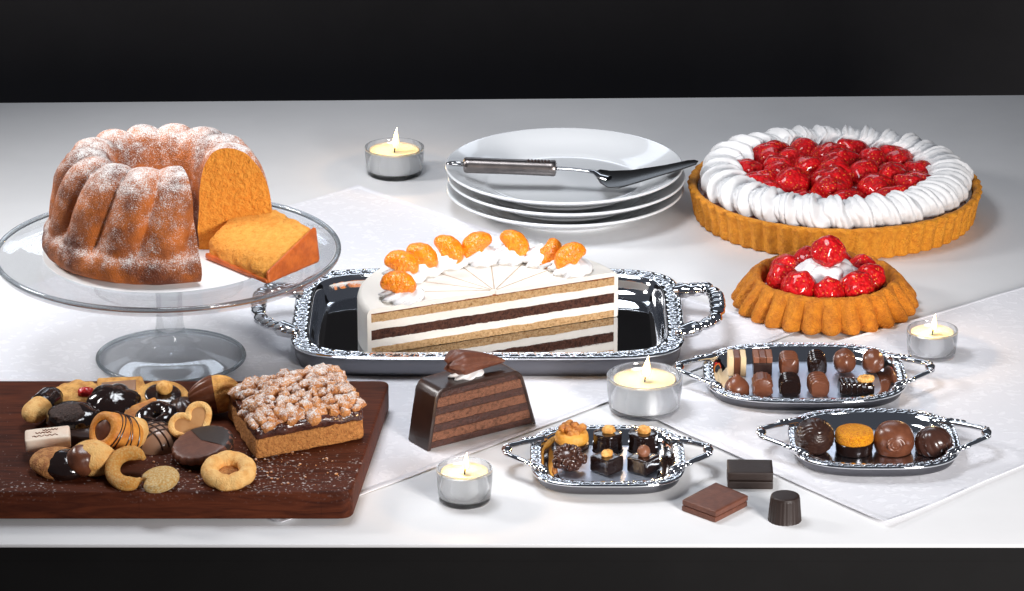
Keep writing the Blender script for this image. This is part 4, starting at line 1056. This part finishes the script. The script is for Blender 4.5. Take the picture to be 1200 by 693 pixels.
# striped wafer roll
c = cookie('wafer_roll', 'hollow wafer roll filled with chocolate and striped with dark lines', 135, 509, 0.024)
ax = V((-0.60, -0.62, 0.50)).normalized()
Tm = ax.to_track_quat('Z', 'Y').to_matrix().to_4x4()
MB().lathe([(.010, .0175), (.0118, .0188), (.0165, .0188), (.0188, .0165), (.0205, .004), (.0205, -.010), (.0185, -.019), (.010, -.021), (1e-4, -.021)], 64, lambda a, t: 1+.03*math.sin(3*a), T=Tm, c0=False).build('wafer', 'wafer', c, ang=50)
MB().lathe([(.0118, .012), (.0112, .0165), (.009, .0178), (1e-4, .0180)], 32, lambda a, t: 1+.10*math.cos(4*a), T=Tm, c0=False).build('filling', 'milk', c)
g = MB()
for k in range(5):
    zz_ = (-.015, -.0105, -.002, .0015, .0095)[k]; sk = (.004, .009, .003, .010, .006)[k]; pts = [V((.0209*math.cos(2*PI*i/48), .0209*math.sin(2*PI*i/48), min(.0165, zz_+sk*math.sin(2*PI*i/48+.6+k*.4)))) for i in range(48)]
    pts = [V((p_.x*(1 if p_.z < .005 else 1-(p_.z-.005)*6), p_.y*(1 if p_.z < .005 else 1-(p_.z-.005)*6), p_.z)) for p_ in pts]
    g.tube(pts, .00065, 6, closed=True, T=Tm)
g.build('chocolate_line', 'dark', c)
# pale round behind the roll
c = cookie('pale_cookie', 'smooth pale almond shaped cookie tucked behind the wafer roll', 158, 508, 0.017, 0, R(20), 0)
MB().ball((0, 0, 0), (.013, .017, .016), 4, rough(.04, 2)).build('cookie_base', 'biscuitpale', c, ang=180)
# white fondant bar
c = cookie('fondant_bar', 'pale rectangular fondant bar with faint brown scrawl', 56, 514, 0.0175, R(3), R(-4), R(7))
MB().rbox((-.0215, -.013, -.007), (.0215, .013, .006), .0022, 12, .0003).build('bar', 'whiteblock', c, ang=50)
g = MB()
for k, (y, x0, x1) in enumerate([(-.006, -.014, .010), (.001, -.011, .004), (.006, -.004, .010)]):
    g.tube([V((x0+(x1-x0)*i/20, y+.0014*math.sin(i*1.5+k), .0062)) for i in range(21)], .0005, 5)
g.build('scrawl', 'milklight', c)
# dipped round cookie under the bar
c = cookie('dipped_cookie', 'round tan cookie dipped in glossy chocolate, below the fondant bar', 68, 543, 0.0085, R(5), R(4), R(-15))
def capd(r, h, sc, lo_, hi_):
    g = MB(); rws = []
    for i in range(17):
        t = -0.42+ (PI/2+0.42)*i/16
        rr_ = max(r*math.cos(t), 1e-4)*sc; z_ = h*math.sin(t)*sc
        rws.append([V((rr_*math.cos(a), rr_*math.sin(a)*.86, z_)) for a in [lo_+(hi_-lo_)*j/60 for j in range(61)]])
    g.grid(rws, False); return g
MB().ball((0, 0, 0), (.0275, .0235, .0125), 4, rough(.03, 2, 3)).build('cookie_base', 'biscuitbrown', c, ang=180)
MB().ball((.0075, -.0025, .0006), (.0228, .0222, .0128), 4, rough(.05, 2.2, 9)).build('chocolate_dip', 'darkgloss', c, ang=180)
# piped dipped shell
c = cookie('piped_biscuit', 'yellow piped biscuit dipped in milk chocolate, next to the wafer roll', 110, 537, 0.0155, R(8), R(12), R(12))
g = MB(); rws = []
for i in range(22):
    t = i/21; x = -.020+.043*t
    r_ = .0178*max(.05, math.sin(PI*min(1, .10+.86*t)))**.6
    rws.append([V((x, math.cos(2*PI*j/84)*r_*(1+.10*(abs(math.cos(3*2*PI*j/84+t*1.5))-.5)), math.sin(2*PI*j/84)*r_*.92*(1+.12*(abs(math.cos(3*2*PI*j/84+t*1.5))-.5)))) for j in range(84)])
g.grid(rws, True, True, True); g.build('biscuit', 'biscuitpale', c, ang=70)
MB().ball((-.012, -.004, -.002), (.0145, .0155, .0150), 4, rough(.08, 2, 2)).build('chocolate_dip', 'milk', c, ang=180)

# ------------------------------------------------------------------ small trays and pralines
def small_tray(label, xl, xr, yt, yb, zz, n=3.2):
    h = 0.0125
    c = (at((xl+xr)/2, yt, zz+h)+at((xl+xr)/2, yb, zz+h))/2
    a = met((xr-xl)/2, c); b = (at((xl+xr)/2, yt, zz+h)-at((xl+xr)/2, yb, zz+h)).length/2
    c.z = zz
    return c, a, b, h
G1 = 'pralines on the tray of six'
G2 = 'pralines on the tray of two rows'
def praline(name, label, px, py, z, rz=0, tr=''):
    o = thing(name, label, 'praline', at(px, py, z), rz, tr)
    k = {G1: 0.88, G2: 0.92}.get(tr, 0.94); o.scale = (k, k, k*(1.10 if tr == G2 else 1))
    return o
# tray with six
c1, a1, b1, h1_ = small_tray('', 621, 803, 499, 570, ZC)
t1, f1 = tray('small silver tray holding six pralines topped with nuts', c1, a1, b1, 3.6, h1_, 0.0105, 'silversatin', met(27, c1), b1*0.52, 0.003, 0.0033)
z1 = c1.z+f1+0.0002
wn = praline('walnut_praline', 'marzipan praline crowned with a walnut half', 670, 524, z1, 0, G1)
MB().lathe(smoothprof([(1e-4, 0), (.0165, 0), (.0172, .002), (.0168, .006), (1e-4, .007)], 3), 48).build('chocolate_base', 'dark', wn)
MB().lathe(smoothprof([(.016, .0062), (.0178, .0085), (.0174, .0135), (.0145, .0175), (1e-4, .019)], 3), 48).build('marzipan', 'marzipan', wn)
g = MB()
for i in range(16):
    a = i*2.4; r_ = .0022+.0075*math.sqrt(i/16)
    g.ball((r_*math.cos(a)*1.25, r_*math.sin(a), .0215+.003*math.cos(i)-.10*r_), (.0046, .0040, .0042), 2, rough(.25, 2, i))
g.build('walnut', 'walnut', wn, ang=180)
for k, px in enumerate((712, 753.5)):
    c = praline('nut_praline', ('round glazed dark praline with a nut on top, next to the walnut praline', 'round glazed dark praline with a nut, at the far right of the six')[k], px, 527, z1, 0, G1)
    MB().lathe(smoothprof([(1e-4, 0), (.0150, 0), (.0158, .0015), (.0150, .012), (.0148, .0165), (.0135, .0192), (1e-4, .0198)], 4), 48).build('chocolate_body', 'darkgloss', c)
    MB().ball((.001, -.001, .0226), (.0070, .0055, .0052), 3, rough(.22, 1.8, k*7+2)).build('nut', 'nut', c, ang=180)
c = praline('rocher_praline', 'knobbly round milk chocolate and nut cluster', 667, 551, z1, 0, G1)
g = MB(); g.ball((0, 0, .0120), (.0150, .0150, .0125), 3)
rg = random.Random(3)
for i in range(60):
    zz_ = rg.uniform(-.35, 1); a = rg.uniform(0, 2*PI); s_ = math.sqrt(1-zz_*zz_)
    g.ball((.0155*s_*math.cos(a), .0155*s_*math.sin(a), .0120+.0125*zz_), rg.uniform(.0024, .0042), 2)
M['rocher'] = mat('nutty milk chocolate', (0.062, 0.024, 0.016), 0.25, coat=0.4, coatr=.12, bump=0.2, bscale=300)
g.build('cluster', 'rocher', c, ang=180)
for k, px in enumerate((711, 754)):
    c = praline('square_praline', ('square dark praline turned to a diamond, topped with a pale nut', 'square dark praline turned to a diamond, topped with a brown hazelnut')[k], px, 551.5, z1, R(45+8*k), G1)
    MB().rbox((-.0125, -.0125, 0), (.0125, .0125, .0165), .0018, 10, .0003).build('chocolate_body', 'darkgloss', c, ang=50)
    if k == 0: MB().ball((0, 0, .0190), (.0072, .0048, .0042), 3, rough(.25, 1.8, 5)).build('nut', 'nut', c, ang=180)
    else:
        MB().ball((0, 0, .0212), (.0068, .0066, .0068), 3, rough(.06, 1.8, 5)).build('hazelnut', 'milklight', c, ang=180)

# tray with twelve
c2, a2, b2, h2_ = small_tray('', 824, 1062, 402.5, 472, ZC)
t2_, f2 = tray('small silver tray holding two rows of assorted chocolates', c2, a2, b2, 3.0, h2_, 0.0105, 'silversatin', met(28, c2), b2*0.50, 0.003, 0.0033)
z2 = c2.z+f2+0.0002
YB, YF = 436, 461
def log(c, wd, ht, ln, m, rip=0.0, nr=8, flute=0, sag=0.75, tap=0.0):
    g = MB(); rws = []; n = nr*6
    for i in range(n+1):
        t = i/n; y = -ln/2+ln*t
        s_ = 1-rip*0.5+rip*0.5*math.cos(2*PI*nr*t+0.6)
        en = min(t, 1-t); s_ *= min(1, (0.80+en*4)) if en < .05 else 1
        row = []
        for j in range(44):
            b = 2*PI*j/44; x = math.cos(b); z = math.sin(b)
            x = math.copysign(abs(x)**sag, x); z = math.copysign(abs(z)**(sag if z > 0 else .35), z)
            f = 1+flute*(abs(math.sin(7*b))-.5)
            row.append(V((x*wd/2*s_*f, y, ht/2+z*ht/2*(s_ if z > 0 else 1)*(f if z > 0 else 1))))
        rws.append(row)
    g.grid(rws, True, True, True); return g.build('chocolate_body', m, c, ang=60)
c = praline('layered_praline', 'block praline layered in white and brown upright stripes', 863, YB, z2, 0, G2)
for x0, x1, mm_, nm in ((-.0095, -.0034, 'white', 'white_layer'), (-.0033, .0033, 'milk', 'chocolate_layer'), (.0034, .0095, 'white', 'white_layer')):
    MB().rbox((x0, -.012, 0), (x1, .012, .0190), .0007, 6).build(nm, mm_, c, ang=50)
c = praline('layered_praline', 'block praline layered in dark and milk brown stripes', 893, YB, z2, 0, G2)
for x0, x1, mm_, nm in ((-.0100, -.0036, 'milklight', 'milk_layer'), (-.0035, .0035, 'milk', 'chocolate_layer'), (.0036, .0100, 'milklight', 'milk_layer')):
    MB().rbox((x0, -.012, .0130), (x1, .012, .0192), .0007, 6).build(nm, mm_, c, ang=50)
MB().rbox((-.0098, -.0118, 0), (.0098, .0118, .0129), .0007, 6).build('dark_layer', 'dark', c, ang=50)
c = praline('log_praline', 'ridged milk chocolate log in the back row, beside the striped blocks', 924, YB, z2, 0, G2)
log(c, .0205, .0185, .026, 'milk', .20, 5, sag=.6)
c = praline('log_praline', 'dark ribbed chocolate log with rounded top in the back row', 957, YB, z2, 0, G2)
log(c, .0200, .0195, .028, 'darkgloss', .26, 5, sag=.9)
def egg(c, m, sx, sy, sz, sd, ridge=0):
    MB().ball((0, 0, sz*.92), (sx, sy, sz), 4, lambda n: 1+.05*noise.noise(n*1.7+V((sd, 0, 0)))+(ridge*math.cos(5*n.x*3) if ridge else 0)-(0.10*max(0, -n.z-.75)*4)).build('chocolate_body', m, c, ang=180)
c = praline('egg_praline', 'smooth egg shaped milk praline behind the dark nut topped fan', 989, YB, z2, 0, G2)
egg(c, 'milk', .0122, .0140, .0120, 1)
MB().ball((.001, -.009, .0190), (.0035, .0035, .0032), 2, rough(.1, 2)).build('chocolate_knob', 'milk', c, ang=180)
c = praline('egg_praline', 'glossy egg shaped milk praline at the end of the back row', 1022.5, YB, z2, 0, G2)
egg(c, 'milk', .0120, .0145, .0118, 6, .012)
c = praline('kiss_praline', 'pointed milk chocolate dome in front of the white striped block', 863, YF, z2, 0, G2)
MB().lathe(smoothprof([(1e-4, 0), (.0120, 0), (.0128, .002), (.0125, .008), (.0095, .0125), (.0055, .0158), (.0028, .0185), (1e-4, .0195)], 4), 48, lambda a, t: 1+.03*math.sin(3*a+t*4)).build('chocolate_body', 'milk', c, ang=70)
c = praline('fluted_praline', 'fluted milk chocolate roll in front of the dark and milk striped block', 893, YF, z2, 0, G2)
log(c, .0205, .0180, .022, 'milk', 0, 3, flute=.12, sag=.85)
c = praline('log_praline', 'dark ribbed chocolate log in the front row', 925, YF, z2, 0, G2)
log(c, .0225, .0185, .024, 'darkgloss', .24, 5, sag=.8)
c = praline('log_praline', 'wrinkled milk chocolate log in the front row beside the dark fan', 958.5, YF, z2, R(5), G2)
log(c, .0215, .0185, .024, 'milk', .26, 4, sag=.8)
c = praline('fan_praline', 'dark chocolate fan topped with a pale walnut', 1002, YF, z2, R(6), G2)
g = MB()
for k in range(5):
    g.rbox((-.018+.0060*k, -.009, 0), (-.0125+.0066*k, .010, .0140-.0012*abs(k-1.5)), .002, 6, T=TR(ry=R(8-5*k)))
g.rbox((-.017, -.008, 0), (.019, .009, .010), .002, 6)
g.build('chocolate_body', 'darkgloss', c, ang=60)
g = MB()
for i in range(8): g.ball((.0105+.0055*math.cos(i*.8), -.002+.003*math.sin(i*.8), .0150), (.0038, .0032, .0034), 2, rough(.2, 2, i))
g.build('walnut', 'nut', c, ang=180)

# tray with four
c3, a3, b3, h3_ = small_tray('', 924, 1124, 479.5, 549, ZC2)
t3, f3 = tray('small silver tray holding four large round pralines in a row', c3, a3, b3, 3.0, h3_, 0.0105, 'silverbrush', met(32, c3), b3*0.55, 0.003, 0.0033)
z3 = c3.z+f3+0.0002
G3 = 'round pralines on the tray of four'
YC = 529
c = praline('truffle_praline', 'dark truffle with wavy ridges, first beside the tray end', 954, YC, z3, 0, G3)
MB().ball((0, 0, .0155), (.0192, .0192, .0175), 5, lambda n: 1+.035*math.sin(34*n.z+5*math.sin(6*n.x)+3*noise.noise(n*3))-(.12 if n.z < -.88 else 0)).build('chocolate_body', 'dark', c, ang=180)
c = praline('orange_praline', 'praline with a bright orange sugared top on dark chocolate', 1000.5, YC, z3, 0, G3)
MB().lathe(smoothprof([(1e-4, 0), (.0160, 0), (.0180, .002), (.0184, .006), (.0176, .012), (1e-4, .013)], 3), 48).build('chocolate_base', 'darkgloss', c)
MB().lathe(smoothprof([(.0170, .0105), (.0186, .013), (.0187, .018), (.0172, .0222), (.010, .0240), (1e-4, .0245)], 4), 64, lambda a, t: 1+.012*noise.noise(V((math.cos(a)*9, math.sin(a)*9, t*9)))).build('orange_top', 'orangetop', c)
c = praline('swirl_praline', 'smooth milk chocolate dome praline with a round dimple facing front', 1047, YC, z3, 0, G3)
MB().lathe(smoothprof([(1e-4, 0), (.0150, 0), (.0178, .003), (.0196, .009), (.0190, .018), (.0150, .0255), (.008, .0292), (1e-4, .0300)], 4), 56, lambda a, t: 1+.015*math.sin(2*a+t*6)).build('chocolate_body', 'milk', c, ang=80)
g = MB(); pts = []
for i in range(61):
    t = i/60; a = 2*PI*2.0*t; r_ = .0085*(1-.75*t)
    px_, pz_ = r_*math.cos(a), r_*math.sin(a)
    pts.append(V((px_, -.0176-.0016+.12*abs(px_)+.30*abs(pz_)*(1 if pz_ > 0 else .1), .0135+pz_*.85)))
g.tube(pts, [.0021*(1-.5*i/60) for i in range(61)], 10); g.build('chocolate_swirl', 'milk', c, ang=180)
c = praline('leaf_praline', 'dark milk praline dome engraved with curved leaf grooves', 1093.5, YC, z3, 0, G3)
M['darkmilk'] = mat('dark milk chocolate', (0.055, 0.022, 0.015), 0.27, coat=.4, coatr=.12, bump=.05, bscale=200)
MB().lathe(smoothprof([(1e-4, 0), (.0150, 0), (.0172, .003), (.0182, .009), (.0168, .016), (.012, .0215), (.006, .0240), (1e-4, .0246)], 4), 110, lambda a, t: 1+.10*(abs(math.sin(6*(a+1.5*t)))**.7-.6)*(1-t*.6)).build('chocolate_body', 'darkmilk', c, ang=80)

# loose chocolates on the table
G4 = 'loose chocolates on the table front'
c = thing('chocolate_square', 'dark chocolate square of two stacked tiles, behind the milk square', 'chocolate', at(878.5, 566, 0), R(-1.5), G4)
w_ = met(26.5, at(878, 560, 0))
for k in range(2):
    MB().rbox((-w_, -.016, .0002+.0085*k), (w_, .016, .0080+.0085*k), .0010, 8).build('tile', 'darkmatt', c, ang=50)
q = [at(798.5, 599, 0), at(838, 613.5, 0), at(876, 594, 0), at(838, 578, 0)]
c = thing('chocolate_square', 'milk chocolate square of two stacked tiles, turned to a diamond', 'chocolate', sum(q, V())/4, 0, G4)
cen_ = sum(q, V())/4
for k in range(2):
    b4 = [(p_-cen_)+V((.0005*k, 0, .0002+.0056*k)) for p_ in q]; t4 = [(p_-cen_)+V((.0005*k, 0, .0053+.0056*k)) for p_ in q]
    MB().rbox(None, None, .0009, 8, hexa=b4+t4).build('tile', 'milkmatt', c, ang=50)
c = thing('chocolate_cup', 'round fluted dark chocolate nearest the table front', 'chocolate', at(919.5, 609, 0), 0, G4)
MB().lathe(smoothprof([(1e-4, 0), (.0138, 0), (.0146, .0012), (.0132, .018), (.0128, .0215), (.0112, .0235), (1e-4, .0240)], 4), 120, lambda a, t: 1+.03*(abs(math.sin(12*a))-.5)*(1 if .25 < t < .62 else 0.2)).build('chocolate_body', 'darkmatt', c, ang=60)
